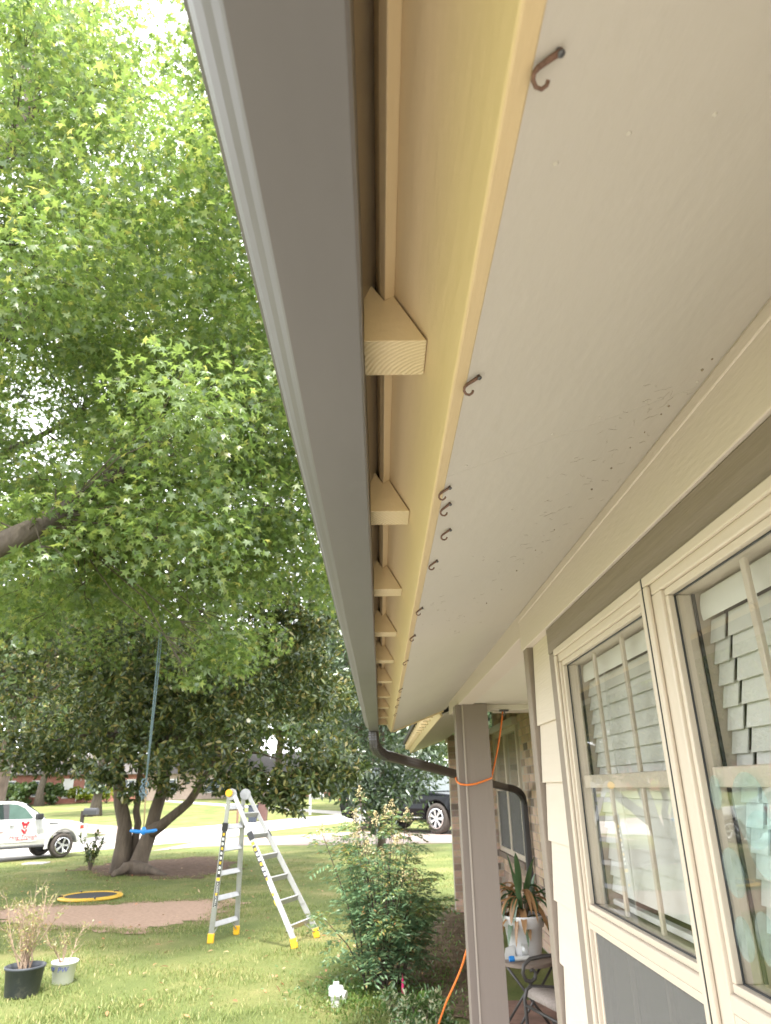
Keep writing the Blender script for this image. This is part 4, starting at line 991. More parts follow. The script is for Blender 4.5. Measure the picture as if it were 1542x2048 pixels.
# ------------------------------------------------------------------ pickup truck
WPAINT = mat('white_car_paint', (.56, .56, .55), .25, .03, 2, 0, spec=.5, coat=.6)
BPAINT = mat('black_car_paint', (.005, .006, .008), .12, .05, 2, 0, spec=.22)
CHROME = mat('chrome', (.6, .6, .62), .2, .1, 10, 0, metal=.9)
TYRE = mat('tyre_rubber', (.06, .05, .043), .8, .3, 20, .4, 60)
CGLASS = mat('car_glass', (.03, .045, .042), .06, .1, 2, 0, spec=.8)
CGLASS2 = mat('car_side_glass', (.10, .16, .14), .06, .2, 2, 0, spec=.8)
REDL = mat('red_lens', (.5, .05, .03), .2, .1, 5, 0)
GREYP = mat('grey_plastic', (.06, .06, .065), .5, .1, 10, 0)
REDP = mat('red_print', (.42, .015, .03), .5, .1, 10, 0)
PALEP = mat('pale_print', (.36, .24, .24), .5, .1, 10, 0)
def car_body(prof, w, tum, name, m, parent, z_belt, arches, bev=.05):
    """side outline extruded over the width, upper part leaning inwards"""
    out = []
    for p in prof: out.append(p)
    b = MB(); n = len(out)
    def hw(z): return w/2-(max(0, z-z_belt))*tum-max(0, .62-z)*.12
    for sgn in (-1, 1):
        for (x, z) in out: b.v.append((x, sgn*hw(z), z))
    b.face(range(n)); b.face(range(2*n-1, n-1, -1))
    for i in range(n): b.face((i, (i+1) % n, (i+1) % n+n, i+n))
    return b.build(name, m, parent, local=True, bevel=bev, seg=3)
def arch(cx, r, z0, n=9):
    a0 = math.asin(max(-1, min(1, (z0-.41)/r)))
    return [(cx+r*math.cos(a), .41+r*math.sin(a)) for a in np.linspace(math.pi-a0, a0, n)]
def wheel(parent, x, y, r, wd, sgn, spokes, mrim):
    wl_ = empty_part('wheel', parent, (x, y, r))
    b = MB(); pr_ = [(r*.66, -wd/2), (r*.9, -wd/2), (r*.985, -wd*.36), (r, -wd*.2), (r, wd*.2), (r*.985, wd*.36), (r*.9, wd/2), (r*.66, wd/2), (r*.64, 0), (r*.66, -wd/2)]
    b.lathe(pr_, 32); b.xform(Matrix.Rotation(R(90), 4, 'X')); b.build('tyre', TYRE, wl_, smooth=True, local=True)
    b = MB()
    for k in range(spokes):
        a = 2*math.pi*k/spokes; ca, sa = math.cos(a), math.sin(a)
        for da in (-.12, .12):
            b.beam((ca*r*.1, sgn*wd*.42, sa*r*.1), (math.cos(a+da)*r*.63, sgn*wd*.44, math.sin(a+da)*r*.63), .035, r*.10, (0, 1, 0))
    b.tube([(0, sgn*wd*.36, 0), (0, sgn*wd*.5, 0)], r*.17, 14)
    b.build('rim', mrim, wl_, local=True)
    b = MB(); b.lathe([(r*.60, -.02), (r*.68, .0), (r*.66, .05), (r*.60, .05)], 32); b.xform(Matrix.Translation((0, sgn*wd*.38, 0)) @ Matrix.Rotation(R(90*(-sgn)), 4, 'X')); b.build('rim_ring', mrim, wl_, smooth=True, local=True)
    b = MB(); b.disc((0, sgn*wd*.2, 0), r*.66, 24, 'y'); b.build('brake_disc', GREYP, wl_, local=True)
    return wl_
FW = gp(118, 1716); 
hd = math.atan2(8.6, 5.8)-R(9)
trk_fwd = Vector((math.cos(hd), math.sin(hd), 0)); trk_lat = Vector((-math.sin(hd), math.cos(hd), 0))
# right-hand side of the truck faces the house: wheel contact on that side is FW
trk_o = FW - trk_fwd*2.0 + trk_lat*0.88
truck = thing('pickup_truck', 'white crew cab pickup truck with red logo on its door parked on the street', 'truck', (trk_o.x, trk_o.y, .006), hd)
prof = [(-2.88, .62), (-2.93, .75), (-2.93, 1.28), (-2.86, 1.33), (-1.12, 1.34), (1.2, 1.32), (1.28, 1.295), (2.2, 1.22), (2.62, 1.13), (2.82, .98), (2.88, .70), (2.80, .50), (2.66, .46)]
prof += arch(2.0, .53, .46)[::-1] + [(1.4, .46), (-1.08, .46)] + arch(-1.68, .53, .50)[::-1] + [(-2.7, .52)]
car_body(prof, 1.98, .10, 'body', WPAINT, truck, 1.0, None, .05)
cabp = [(-1.10, 1.30), (-1.02, 1.55), (-.90, 1.80), (-.70, 1.895), (-.3, 1.925), (.25, 1.915), (.52, 1.86), (.80, 1.70), (1.32, 1.30)]
car_body(cabp, 1.90, .30, 'cab', WPAINT, truck, 1.25, None, .04)
for s in (-1, 1):
    def sidey(z, off=.006): return s*(1.90/2-max(0, z-1.25)*.30+off)
    def side_poly(pts, name, m, off, parent, th=.012):
        b = MB(); n = len(pts)
        b.v = [(x, sidey(z, off) if z > 1.3 else s*(.985+off-max(0, z-1.0)*.10), z) for x, z in pts]+[(x, (sidey(z, off-th) if z > 1.3 else s*(.985+off-th-max(0, z-1.0)*.10)), z) for x, z in pts]
        b.face(range(n)); b.face(range(2*n-1, n-1, -1))
        for i in range(n): b.face((i, (i+1) % n, (i+1) % n+n, i+n))
        return b.build(name, m, parent, local=True)
    side_poly([(-.93, 1.34), (-.80, 1.79), (-.18, 1.83), (-.12, 1.34)], 'rear_side_window', CGLASS, .008, truck)
    side_poly([(.04, 1.34), (.04, 1.83), (.30, 1.81), (.58, 1.68), (.86, 1.36), (.80, 1.33)], 'front_side_window', CGLASS2, .008, truck)
    side_poly([(-.12, 1.34), (-.18, 1.83), (.04, 1.83), (.04, 1.34)], 'pillar', GREYP, .007, truck)
    d1 = side_poly([(-.02, .60), (-.02, 1.285), (1.10, 1.27), (1.12, .95), (1.05, .60)], 'front_door', WPAINT, .012, truck, .02)
    d2 = side_poly([(-.95, .70), (-1.0, 1.285), (-.06, 1.285), (-.06, .60), (-.80, .60)], 'rear_door', WPAINT, .012, truck, .02)
    for xx, dd in ((.14, d1), (-.84, d2)):
        b = MB(); b.box(xx-.08, xx+.08, s*.985-.0, s*.985+s*.045, 1.12, 1.155) if s > 0 else b.box(xx-.08, xx+.08, s*.985-.045, s*.985, 1.12, 1.155); b.build('door_handle', CHROME, dd, local=True, bevel=.008)
    b = MB(); b.box(.88, 1.10, s*1.0 if s > 0 else -1.24, 1.24 if s > 0 else -1.0, 1.30, 1.50); b.build('side_mirror', BLK, truck, local=True, bevel=.04)
    side_poly([(1.42, 1.135), (1.46, 1.165), (1.78, 1.15), (1.70, 1.12)], 'fender_vent', GREYP, .014, truck)
    # wheel flares
    for cx in (2.0, -1.68):
        b = MB(); K = 16
        for k in range(K+1):
            a = R(-8)+(math.pi+R(16))*k/K
            for (rr, yy) in ((.53, .995), (.60, 1.02), (.66, .985)): b.v.append((cx+rr*math.cos(a), s*yy, .41+rr*math.sin(a)))
        for k in range(K):
            for j in range(2): b.face((k*3+j, k*3+j+1, k*3+j+4, k*3+j+3))
        b.build('wheel_flare', WPAINT, truck, smooth=True, local=True)
    b = MB(); b.box(-1.1, 1.42, s*.86 if s > 0 else -1.0, 1.0 if s > 0 else -.86, .40, .475); b.build('running_board', GREYP, truck, local=True, bevel=.02)
    b = MB(); b.box(2.70, 2.90, s*.62 if s > 0 else -.96, .96 if s > 0 else -.62, .86, 1.08); b.build('headlight', CHROME, truck, local=True, bevel=.03)
    b = MB(); b.box(2.58, 2.72, s*.93 if s > 0 else -.99, .99 if s > 0 else -.93, .93, 1.05); b.build('corner_lamp', REDL, truck, local=True, bevel=.015)
    wheel(truck, 2.0, s*.87, .405, .27, s, 5, CHROME); wheel(truck, -1.68, s*.87, .405, .27, s, 5, CHROME)
b = MB(); b.box(2.84, 2.95, -.9, .9, .48, .70); b.build('front_bumper', CHROME, truck, local=True, bevel=.04)
b = MB(); b.box(2.85, 2.90, -.55, .55, .78, 1.08); b.build('grille', CHROME, truck, local=True, bevel=.02)
b = MB(); b.box(-2.86, -1.16, -.80, .80, 1.0, 1.345); b.build('bed_cover', GREYP, truck, local=True)
b = MB(); b.add([(.62, -.80, 1.83), (.62, .80, 1.83), (1.32, .90, 1.335), (1.32, -.90, 1.335), (.60, -.80, 1.80), (.60, .80, 1.80), (1.29, .90, 1.31), (1.29, -.90, 1.31)], [(0, 1, 2, 3), (7, 6, 5, 4), (0, 4, 5, 1), (1, 5, 6, 2), (2, 6, 7, 3), (3, 7, 4, 0)]); b.build('windscreen', CGLASS, truck, local=True)
# red emblem and lettering on the doors facing the house (right side: local -y)
def flat_poly(pts, name, m, off=-1.003):
    b = MB(); n = len(pts); b.v = [(x, off, z) for x, z in pts]+[(x, off-.002, z) for x, z in pts]
    b.face(range(n)); b.face(range(2*n-1, n-1, -1))
    for i in range(n): b.face((i, (i+1) % n, (i+1) % n+n, i+n))
    return b.build(name, m, truck, local=True)
def ngon(cx, cz, r, n=14, a0=0, a1=2*math.pi): return [(cx+r*math.cos(a0+(a1-a0)*i/n), cz+r*math.sin(a0+(a1-a0)*i/n)) for i in range(n)]
flat_poly(ngon(.50, 1.205, .045), 'logo', REDP); flat_poly(ngon(.68, 1.205, .045), 'logo', REDP)
flat_poly([(.50, 1.20), (.68, 1.20), (.66, 1.07), (.61, 1.03), (.57, 1.03), (.52, 1.07)], 'logo', REDP, -1.0035)
flat_poly(ngon(.59, 1.085, .032), 'logo', WPAINT, -1.0062)
flat_poly([(.46, 1.0), (.50, 1.02), (.62, .93), (.60, .86), (.58, .86)], 'logo', REDP); flat_poly([(.61, .99), (.68, 1.01), (.64, .86), (.61, .86), (.63, .93)], 'logo', REDP)
def ttext(body, x, z, size, m, sh=.2):
    Mx = Matrix(((1, 0, 0), (0, 0, 1), (0, -1, 0))).transposed().to_4x4()
    Mx = Matrix(((1, 0, 0, x), (0, 0, -1, -1.0035), (0, 1, 0, z), (0, 0, 0, 1)))
    text_mesh('lettering', body, size, m, truck, Mx, sh, .001)
ttext('Hog Trough', .58, .755, .19, REDP, .12)
for (x0_, x1_, z_, h_) in ((.42, .74, .665, .022), (-.86, -.25, 1.02, .045), (-.90, -.12, .93, .045), (-.90, -.30, .84, .03), (-.90, -.20, .78, .03)):
    flat_poly([(x0_, z_), (x1_, z_), (x1_, z_+h_), (x0_, z_+h_)], 'small_print', REDP if x0_ > 0 else PALEP)

# ------------------------------------------------------------------ black SUV on the driveway
sr, sf_ = gp(728, 1663), gp(880, 1669)
sfw = (sf_-sr); WB = sfw.length; sfw.normalize(); sang = math.atan2(sfw.y, sfw.x); slat = Vector((-sfw.y, sfw.x, 0))
kk = WB/3.0
sc0 = sr.lerp(sf_, .5)+slat*.85*kk
suv = thing('parked_suv', 'shiny black SUV with silver wheels parked on the driveway behind the shrub', 'car', (sc0.x, sc0.y, .012), sang)
suv.scale = (kk, kk, kk)
p = [(-2.42, .42), (-2.5, .70), (-2.46, 1.02), (-2.40, 1.08), (1.0, 1.07), (1.12, 1.07), (2.0, 1.0), (2.35, .90), (2.45, .70), (2.42, .40), (2.2, .33)] + [(1.5+.44*math.cos(a), .39+.44*math.sin(a)) for a in np.linspace(-.14, math.pi+.14, 11)] + [(1.0, .30), (-1.0, .30)] + [(-1.5+.44*math.cos(a), .39+.44*math.sin(a)) for a in np.linspace(-.14, math.pi+.14, 11)] + [(-2.1, .34)]
car_body(p, 1.95, .12, 'body', BPAINT, suv, .9, None, .05)
p = [(-2.42, 1.05), (-2.30, 1.45), (-2.05, 1.68), (-1.2, 1.76), (-.2, 1.77), (.30, 1.70), (1.15, 1.05)]
car_body(p, 1.88, .30, 'cabin', BPAINT, suv, 1.05, None, .05)
for s in (-1, 1):
    def sy_(z, off): return s*(.94-max(0, z-1.05)*.30+off)
    for nm, pts in (('rear_quarter_window', [(-2.1, 1.12), (-2.0, 1.55), (-1.55, 1.66), (-1.5, 1.12)]), ('rear_side_window', [(-1.42, 1.12), (-1.46, 1.67), (-.50, 1.70), (-.48, 1.12)]), ('front_side_window', [(-.40, 1.12), (-.42, 1.70), (.16, 1.65), (.86, 1.13)])):
        b = MB(); n = len(pts); b.v = [(x, sy_(z, .008), z) for x, z in pts]+[(x, sy_(z, -.01), z) for x, z in pts]; b.face(range(n)); b.face(range(2*n-1, n-1, -1))
        for i in range(n): b.face((i, (i+1) % n, (i+1) % n+n, i+n))
        b.build(nm, CGLASS, suv, local=True)
    b = MB(); b.box(-1.0, .98, s*.955 if s > 0 else -.975, .975 if s > 0 else -.955, .40, .425); b.build('sill_strip', CHROME, suv, local=True)
    b = MB(); b.box(-.45, -.25, s*.96 if s > 0 else -.985, .985 if s > 0 else -.96, .93, .955); b.build('door_handle', CHROME, suv, local=True)
    b = MB(); b.box(.62, .80, s*.96 if s > 0 else -1.12, 1.12 if s > 0 else -.96, 1.10, 1.24); b.build('side_mirror', BPAINT, suv, local=True, bevel=.03)
    b = MB(); b.box(-2.50, -2.38, s*.70 if s > 0 else -.96, .96 if s > 0 else -.70, .84, 1.05); b.build('tail_light', REDL, suv, local=True, bevel=.02)
    b = MB(); b.box(-2.2, -.1, s*.62 if s > 0 else -.66, .66 if s > 0 else -.62, 1.80, 1.83); b.build('roof_rail', CHROME, suv, local=True)
    wheel(suv, 1.5, s*.86, .39, .25, s, 7, CHROME); wheel(suv, -1.5, s*.86, .39, .25, s, 7, CHROME)
b = MB(); b.add([(.38, -.70, 1.70), (.38, .70, 1.70), (1.15, .88, 1.085), (1.15, -.88, 1.085), (.36, -.70, 1.68), (.36, .70, 1.68), (1.12, .88, 1.06), (1.12, -.88, 1.06)], [(0, 1, 2, 3), (7, 6, 5, 4), (0, 4, 5, 1), (1, 5, 6, 2), (2, 6, 7, 3), (3, 7, 4, 0)]); b.build('windscreen', CGLASS, suv, local=True)

# ------------------------------------------------------------------ mailboxes, bin, slab
WOODD = mat('dark_post_wood', (.07, .055, .05), .85, .2, 10, .4, 40)
def mailbox(c, h, m, mp_, label, rz=0, sc_=1):
    t = thing('mailbox', label, 'mailbox', c, rz)
    MB().box(-.05*sc_, .05*sc_, -.05*sc_, .05*sc_, 0, h+.12*sc_).build('post', mp_, t, local=True, bevel=.006)
    b = MB(); prof = [(-.10*sc_, 0), (.10*sc_, 0), (.10*sc_, .12*sc_)]+[(.10*sc_*math.cos(a), .12*sc_+.10*sc_*math.sin(a)) for a in np.linspace(.3, math.pi-.3, 7)]+[(-.10*sc_, .12*sc_)]
    b.prism([(y_, z_+h-.02) for y_, z_ in prof], .06*sc_, .56*sc_, 'x'); b.build('box', m, t, local=True)
    MB().box(.06*sc_, .40*sc_, -.02*sc_, .02*sc_, h-.08*sc_, h-.03*sc_).build('arm', mp_, t, local=True)
    return t
mailbox(gp(160, 1670), 1.05, GREYP, WOODD, 'black mailbox on a dark post beside the neighbouring driveway', R(-10), 1.6)
mailbox(gp(474, 1650), 1.0, WPVC, mat('brown_post', (.16, .09, .06), .8, .2, 10, .3, 40), 'white mailbox on a brown post seen between the ladder rails', R(190), 1.5)
mailbox(gp(620, 1630), 1.3, WPVC, WPVC, 'white mailbox on a thin pale post on the far lawn', 0, 1.9)
c = gp(525, 1642); t = thing('refuse_bin', 'brown refuse bin at the kerb seen through the ladder', 'bin', c)
BINB = mat('brown_bin_plastic', (.13, .07, .06), .6, .15, 5, 0)
MB().add([(-.28, -.3, 0), (.28, -.3, 0), (.28, .3, 0), (-.28, .3, 0), (-.36, -.38, 1.15), (.36, -.38, 1.15), (.36, .38, 1.15), (-.36, .38, 1.15)], [(0, 3, 2, 1), (4, 5, 6, 7), (0, 1, 5, 4), (1, 2, 6, 5), (2, 3, 7, 6), (3, 0, 4, 7)]).build('bin_body', BINB, t, local=True, bevel=.04)
MB().box(-.39, .39, -.42, .42, 1.152, 1.23).build('bin_lid', BINB, t, local=True, bevel=.03)
c = gp(505, 1645); t = thing('refuse_bin', 'dark blue refuse bin beside the brown one at the kerb', 'bin', c)
BINC = mat('dark_bin_plastic', (.03, .04, .06), .6, .15, 5, 0)
MB().add([(-.25, -.3, 0), (.25, -.3, 0), (.25, .3, 0), (-.25, .3, 0), (-.30, -.38, 1.05), (.30, -.38, 1.05), (.30, .38, 1.05), (-.30, .38, 1.05)], [(0, 3, 2, 1), (4, 5, 6, 7), (0, 1, 5, 4), (1, 2, 6, 5), (2, 3, 7, 6), (3, 0, 4, 7)]).build('bin_body', BINC, t, local=True, bevel=.04)
MB().box(-.33, .33, -.42, .42, 1.052, 1.13).build('bin_lid', BINC, t, local=True, bevel=.03)
c = gp(72, 1728); b = MB(); b.box(c.x-.35, c.x+.35, c.y-.3, c.y+.3, -.02, .035); struct(b.build('meter_slab', CONC, bevel=.01))
# ------------------------------------------------------------------ trees and plants
BARKD = mat('dark_tree_bark', (.13, .10, .075), .95, .45, 6, 1, 25, stretch=(1, 1, .25), bdist=.03)
BARKG = mat('grey_limb_bark', (.105, .085, .068), .95, .4, 6, 1, 25, stretch=(1, 1, .3), bdist=.02)
def limb_pts(pts, n=12, wob=.06, rd=random):
    P = resample([Vector(p) for p in pts], n)
    return [p+Vector((rd.gauss(0, wob), rd.gauss(0, wob), rd.gauss(0, wob*.6))) if 0 < i < n-1 else p for i, p in enumerate(P)]
def taper(r0, r1, n): return [r0+(r1-r0)*i/(n-1) for i in range(n)]
def vis(P, margin=60):
    """which points fall in the picture"""
    V = P-np.array([0, 0, H]); z = V @ np.array(_d); zz = np.maximum(z, 1e-3)
    x = 771+FPX*(V @ np.array(CR))/zz; y = 1024-FPX*(V @ np.array(CU))/zz
    return (z > .5) & (x > -margin) & (x < 1542+margin) & (y > -margin) & (y < 2048+margin), x, y, z

# ---- sweetgum: star shaped leaves overhanging the lawn, trunk left of the picture
GUM = leaf_mat('sweetgum_leaves', [(0, (.085, .145, .04)), (.35, (.125, .195, .052)), (.7, (.175, .25, .066)), (.93, (.25, .31, .085)), (1, (.34, .34, .10))], .55, .06, .4)
gum = thing('sweetgum_tree', 'tall bright green star-leaved shade tree hanging over the lawn at left', 'tree', (-9.2, 8.6, 0))
rd = random.Random(4)
tk = limb_pts([(-9.2, 8.6, -.1), (-9.0, 8.65, 2), (-8.7, 8.8, 4.2), (-8.3, 9.2, 7), (-7.8, 9.8, 11), (-7.2, 10.5, 15.5)], 14, .05, rd)
b = MB(); b.tube(tk, [.62, .5, .47, .45, .42, .40, .36, .33, .3, .26, .22, .17, .12, .07], 14); b.build('trunk', BARKD, gum, smooth=True)
A0, A1, A2, A3, A4 = at(0, 1092, 9.0), at(95, 1042, 9.6), at(250, 930, 11.0), at(332, 850, 12.0), at(450, 785, 12.6)
LIMBS = [([tk[4], (-6.9, 8.7, 4.75), A0, A1, A2, A3, A4], .24, .05),
         ([A1, at(170, 1075, 11), at(300, 1085, 13.2), at(420, 1075, 13.6), at(540, 1040, 13.8)], .16, .04),
         ([at(300, 1085, 13.2), at(395, 1035, 13.0), at(440, 915, 13.0), at(450, 850, 13)], .10, .03),
         ([at(395, 1035, 13.0), at(445, 1000, 13.2), at(485, 955, 13.3), at(500, 900, 13.4)], .08, .03),
         ([at(480, 1030, 13.6), at(520, 1020, 13), at(610, 1022, 13)], .06, .025),
         ([tk[6], (-7.0, 9.5, 8.5), at(60, 640, 11), at(150, 520, 12), at(250, 380, 12.5)], .22, .05),
         ([at(150, 520, 12), at(260, 500, 12.5), at(420, 440, 12.6)], .09, .03),
         ([tk[8], (-7.3, 10.5, 11.5), at(120, 330, 12), at(200, 180, 12.5)], .18, .05),
         ([tk[9], (-6.5, 9.3, 14), at(60, 60, 11.2), at(200, 20, 11.5)], .15, .03),
         ([tk[5], (-7.4, 11, 7.4), at(30, 900, 14), at(160, 830, 15)], .16, .05)]
allp = []
for pts, r0, r1 in LIMBS:
    Q = limb_pts(pts, 16, .05, rd); b = MB(); b.tube(Q, taper(r0, r1, 16), 9); b.build('limb', BARKG, gum, smooth=True); allp += Q[3:]
allp = np.array([tuple(p) for p in allp])
# leaf clumps over the crown volume
C0 = np.array([-5.8, 12.8, 10.4]); RR = np.array([7.2, 6.8, 8.6])
cl_ = []
while len(cl_) < 360:
    v = rdir(1)[0]; r = rng.random()**.38
    p = C0+RR*v*r
    if p[2] < 5.0+.18*abs(p[0]+4): continue
    if p[0] > .55 and p[2] < 6: continue
    cl_.append((p, .75+.5*rng.random()))
cl_ = [c_ for c_ in cl_ if c_[0][0] < 1.2]
# the low fringe of drooping sprays seen against the evergreen behind
for (px, py, Y, r) in ((60, 1130, 10.5, .7), (130, 1100, 11, .75), (190, 1150, 11.3, .7), (170, 1200, 11.2, .45), (180, 1230, 11.2, .3), (260, 1120, 11.5, .8), (330, 1140, 11.4, .75), (390, 1150, 11.3, .75), (430, 1200, 11.0, .6), (450, 1260, 11.0, .5), (430, 1300, 11.0, .4), (400, 1330, 11.0, .26), (383, 1365, 11, .17), (470, 1310, 11.0, .38), (480, 1340, 11.0, .2), (500, 1150, 11.6, .7), (560, 1110, 11.8, .7), (600, 1080, 12, .6), (530, 1130, 13.5, .9), (590, 1140, 13.5, .8), (470, 1080, 11.5, .8), (550, 1040, 12, .8), (380, 1060, 11.5, .8), (250, 1050, 11, .8), (150, 1020, 10.8, .8), (40, 1000, 10.5, .7), (20, 1200, 12.0, .8), (60, 1260, 12.5, .6), (110, 1180, 12.5, .6), (40, 60, 11, 1.0), (100, 30, 12, 1.1), (190, 60, 12, 1.0), (120, 130, 11.5, 1.1), (220, 140, 12.5, 1.0), (30, 180, 11, 1.0), (350, 130, 13, .8), (385, 230, 13.5, .8), (420, 330, 13, .9), (330, 220, 13, .9), (250, 250, 12, 1.0), (20, 10, 10.5, 1.0), (260, 20, 12, .5), (440, 450, 13, .8), (150, 20, 10, .7), (60, 960, 10, .7), (230, 960, 11.5, .8), (330, 980, 11.6, .8)):
    cl_.append((np.array(at(px, py, Y)), r))
for (px, py, Y, r) in ((150, 1010, 9.2, .45), (190, 960, 9.6, .55), (240, 900, 10.2, .6), (290, 870, 10.6, .6), (130, 930, 9.2, .55), (330, 930, 10.8, .6), (210, 1060, 9.6, .5), (90, 1120, 9.2, .4), (300, 800, 11, .6), (150, 1080, 9.3, .4), (60, 1010, 8.8, .35)):
    cl_.append((np.array(at(px, py, Y)), r))
for k_ in range(34):
    cl_.append((np.array(at(rng.uniform(130, 640), rng.uniform(330, 1010), rng.uniform(13.5, 16.5))), .7+.35*rng.random()))
for q_ in allp[::3]:
    cl_.append((q_+rng.normal(size=3)*.45, .5+.3*rng.random()))
P = []; D = []
for c_, r in cl_:
    n = int(max(420*r*r, 230*r)); v = rdir(n)*(rng.random(n)**.45)[:, None]
    q = c_+v*r*np.array([1.15, 1.15, .62]); P.append(q); D.append(v)
P = np.concatenate(P); D = np.concatenate(D)
ok, sx, sy, sz = vis(P, 250)
keep = ok | (rng.random(len(P)) < .35)
P, D = P[keep], D[keep]; n = len(P)
X = D*.7+rdir(n)*.7+np.array([0, 0, -.55]); N = np.array([0, 0, 1.])+rdir(n)*.75+D*.3
S = .11+.09*rng.random(n)
ok, sx, sy, sz = vis(P, 0)
near = np.where(ok & (sy > 700) & (sx < 640))[0]; near = near[np.argsort(sz[near])][:260]
msk = np.ones(n, bool); msk[near] = False
cloud('crown', GUM, gum, P[msk], X[msk], N[msk], S[msk], STAR_V, STAR_F)
lm = bpy.data.meshes.new('leaf'); lm.from_pydata(STAR_V, [], STAR_F); lm.update(); lm.materials.append(GUM)
for i in near:
    o = bpy.data.objects.new('leaf', lm); col.objects.link(o); o.parent = gum
    x_ = Vector(X[i]).normalized(); z_ = Vector(N[i]); y_ = z_.cross(x_).normalized(); z_ = x_.cross(y_)
    Mx = Matrix((x_, y_, z_)).transposed().to_4x4() @ Matrix.Scale(S[i], 4); Mx.translation = Vector(P[i])-gum.location; o.matrix_local = Mx
tw = MB()
for c_, r in cl_:
    d2 = ((allp-c_)**2).sum(1); a = Vector(allp[int(np.argmin(d2))]); c2 = Vector(c_)
    if (a-c2).length > 3.2: continue
    mid = a.lerp(c2, .5)+Vector((rd.gauss(0, .15), rd.gauss(0, .15), rd.uniform(0, .3)))
    tw.tube([a, mid, c2], [.016, .011, .005], 5, False)
    for k in range(4):
        e = c2+Vector(tuple(rdir(1)[0]*r*.8)); tw.tube([mid.lerp(c2, .6), (mid.lerp(c2, .6)+e)/2+Vector((0, 0, .08)), e], [.007, .005, .002], 4, False)
tw.build('twigs', BARKG, gum, kind='stuff')

# ---- evergreen magnolia with several trunks
MAG = leaf_mat('magnolia_leaves', [(0, (.034, .052, .018)), (.4, (.062, .092, .028)), (.7, (.105, .14, .04)), (.88, (.21, .225, .06)), (1, (.32, .25, .09))], .25, .055, .36)
def rosettes(P, D, n_leaf, size, jitter=.6):
    n = len(P); PP = np.repeat(P, n_leaf, 0); DD = np.repeat(D, n_leaf, 0); m_ = len(PP)
    r = rdir(m_); X = DD*.55+r*1.0; X /= np.linalg.norm(X, axis=1, keepdims=True)
    N = DD*1.0+rdir(m_)*.35+np.array([0, 0, .6])
    return PP+X*size*.08, X, N, size*(.7+.5*rng.random(m_))
def blobby(c, rr, n, lobes, seed, zmin=-9, shell=.55):
    """points in an uneven crown made of many overlapping lobes"""
    r_ = np.random.default_rng(seed); P = []; D = []
    lc = []
    while len(lc) < lobes:
        v = r_.normal(size=3); v /= np.linalg.norm(v); u = r_.random()**.5
        q = np.array(c)+np.array(rr)*v*u*.82
        if q[2] < zmin: continue
        lc.append((q, (.20+.16*r_.random())*np.mean(rr)))
    per = n//lobes
    for q, s in lc:
        v = r_.normal(size=(per, 3)); v /= np.linalg.norm(v, axis=1, keepdims=True); u = shell+(1-shell)*r_.random(per)
        P.append(q+v*(u*s)[:, None]*np.array([1.2, 1.2, .8])); D.append(v)
    return np.concatenate(P), np.concatenate(D), lc
mb_ = gp(262, 1747)
mag = thing('magnolia_tree', 'dark glossy evergreen tree with several trunks in the middle of the yard', 'tree', mb_)
rd = random.Random(9)
def trunk(pts, r0, r1, name, parent, m, n=12, wob=.04, sides=11):
    Q = limb_pts(pts, n, wob, rd); b = MB(); rr = taper(r0, r1, n); rr[0] *= 1.4; rr[1] *= 1.1
    b.tube(Q, rr, sides); return b.build(name, m, parent, smooth=True)
B = mb_
trunk([B+Vector((-.30, 0, -.1)), at(250, 1690, B.y-.05), at(243, 1640, B.y), at(240, 1590, B.y), at(236, 1500, B.y), at(250, 1380, B.y), at(280, 1240, B.y)], .235, .07, 'trunk', mag, BARKD)
trunk([B+Vector((.12, -.1, -.1)), at(285, 1700, B.y-.1), at(300, 1650, B.y-.1), at(318, 1600, B.y-.1), at(330, 1540, B.y-.1), at(350, 1430, B.y), at(360, 1300, B.y)], .225, .07, 'trunk', mag, BARKD)
trunk([B+Vector((-.05, .2, -.05)), at(272, 1680, B.y+.2), at(273, 1630, B.y+.2), at(276, 1580, B.y+.3), at(290, 1480, B.y+.3)], .125, .06, 'trunk', mag, BARKD, 12, .015)
trunk([at(305, 1660, B.y-.15), at(330, 1645, B.y-.3), at(365, 1615, B.y-.5), at(395, 1580, B.y-.7), at(420, 1530, B.y-.8), at(470, 1470, B.y-1)], .15, .06, 'limb', mag, BARKD)
trunk([at(268, 1740, B.y-.25), at(250, 1735, B.y-.5), at(225, 1752, B.y-.9)], .20, .05, 'root', mag, BARKD, 6, .02)
trunk([at(270, 1738, B.y-.25), at(300, 1738, B.y-.6), at(335, 1752, B.y-1.0)], .18, .04, 'root', mag, BARKD, 6, .02)
for (x, y, z, r) in ((-9.5, 21, 3.6, .07), (-4, 20.6, 3.5, .08), (-2.8, 20.6, 2.9, .05), (-8.5, 23, 5, .07), (-6, 20, 5.2, .06), (-5, 23.5, 6.5, .06), (-7.3, 21.6, 7.5, .05)):
    trunk([at(300, 1500, B.y) if x > -7 else at(245, 1480, B.y), ((x+B.x)/2, (y+B.y)/2, z*.62+1.6), (x, y, z)], r*1.4, .02, 'limb', mag, BARKD, 9, .06, 7)
cM = (B.x+.45, B.y-.2, 5.2); rM = (6.3, 4.8, 4.3)
P, D, lc = blobby(cM, rM, 7600, 95, 3, 2.5)
low = P[:, 2] < 2.35+.35*np.abs(np.sin(P[:, 0]*1.7))+.5*(P[:, 0] < -8)
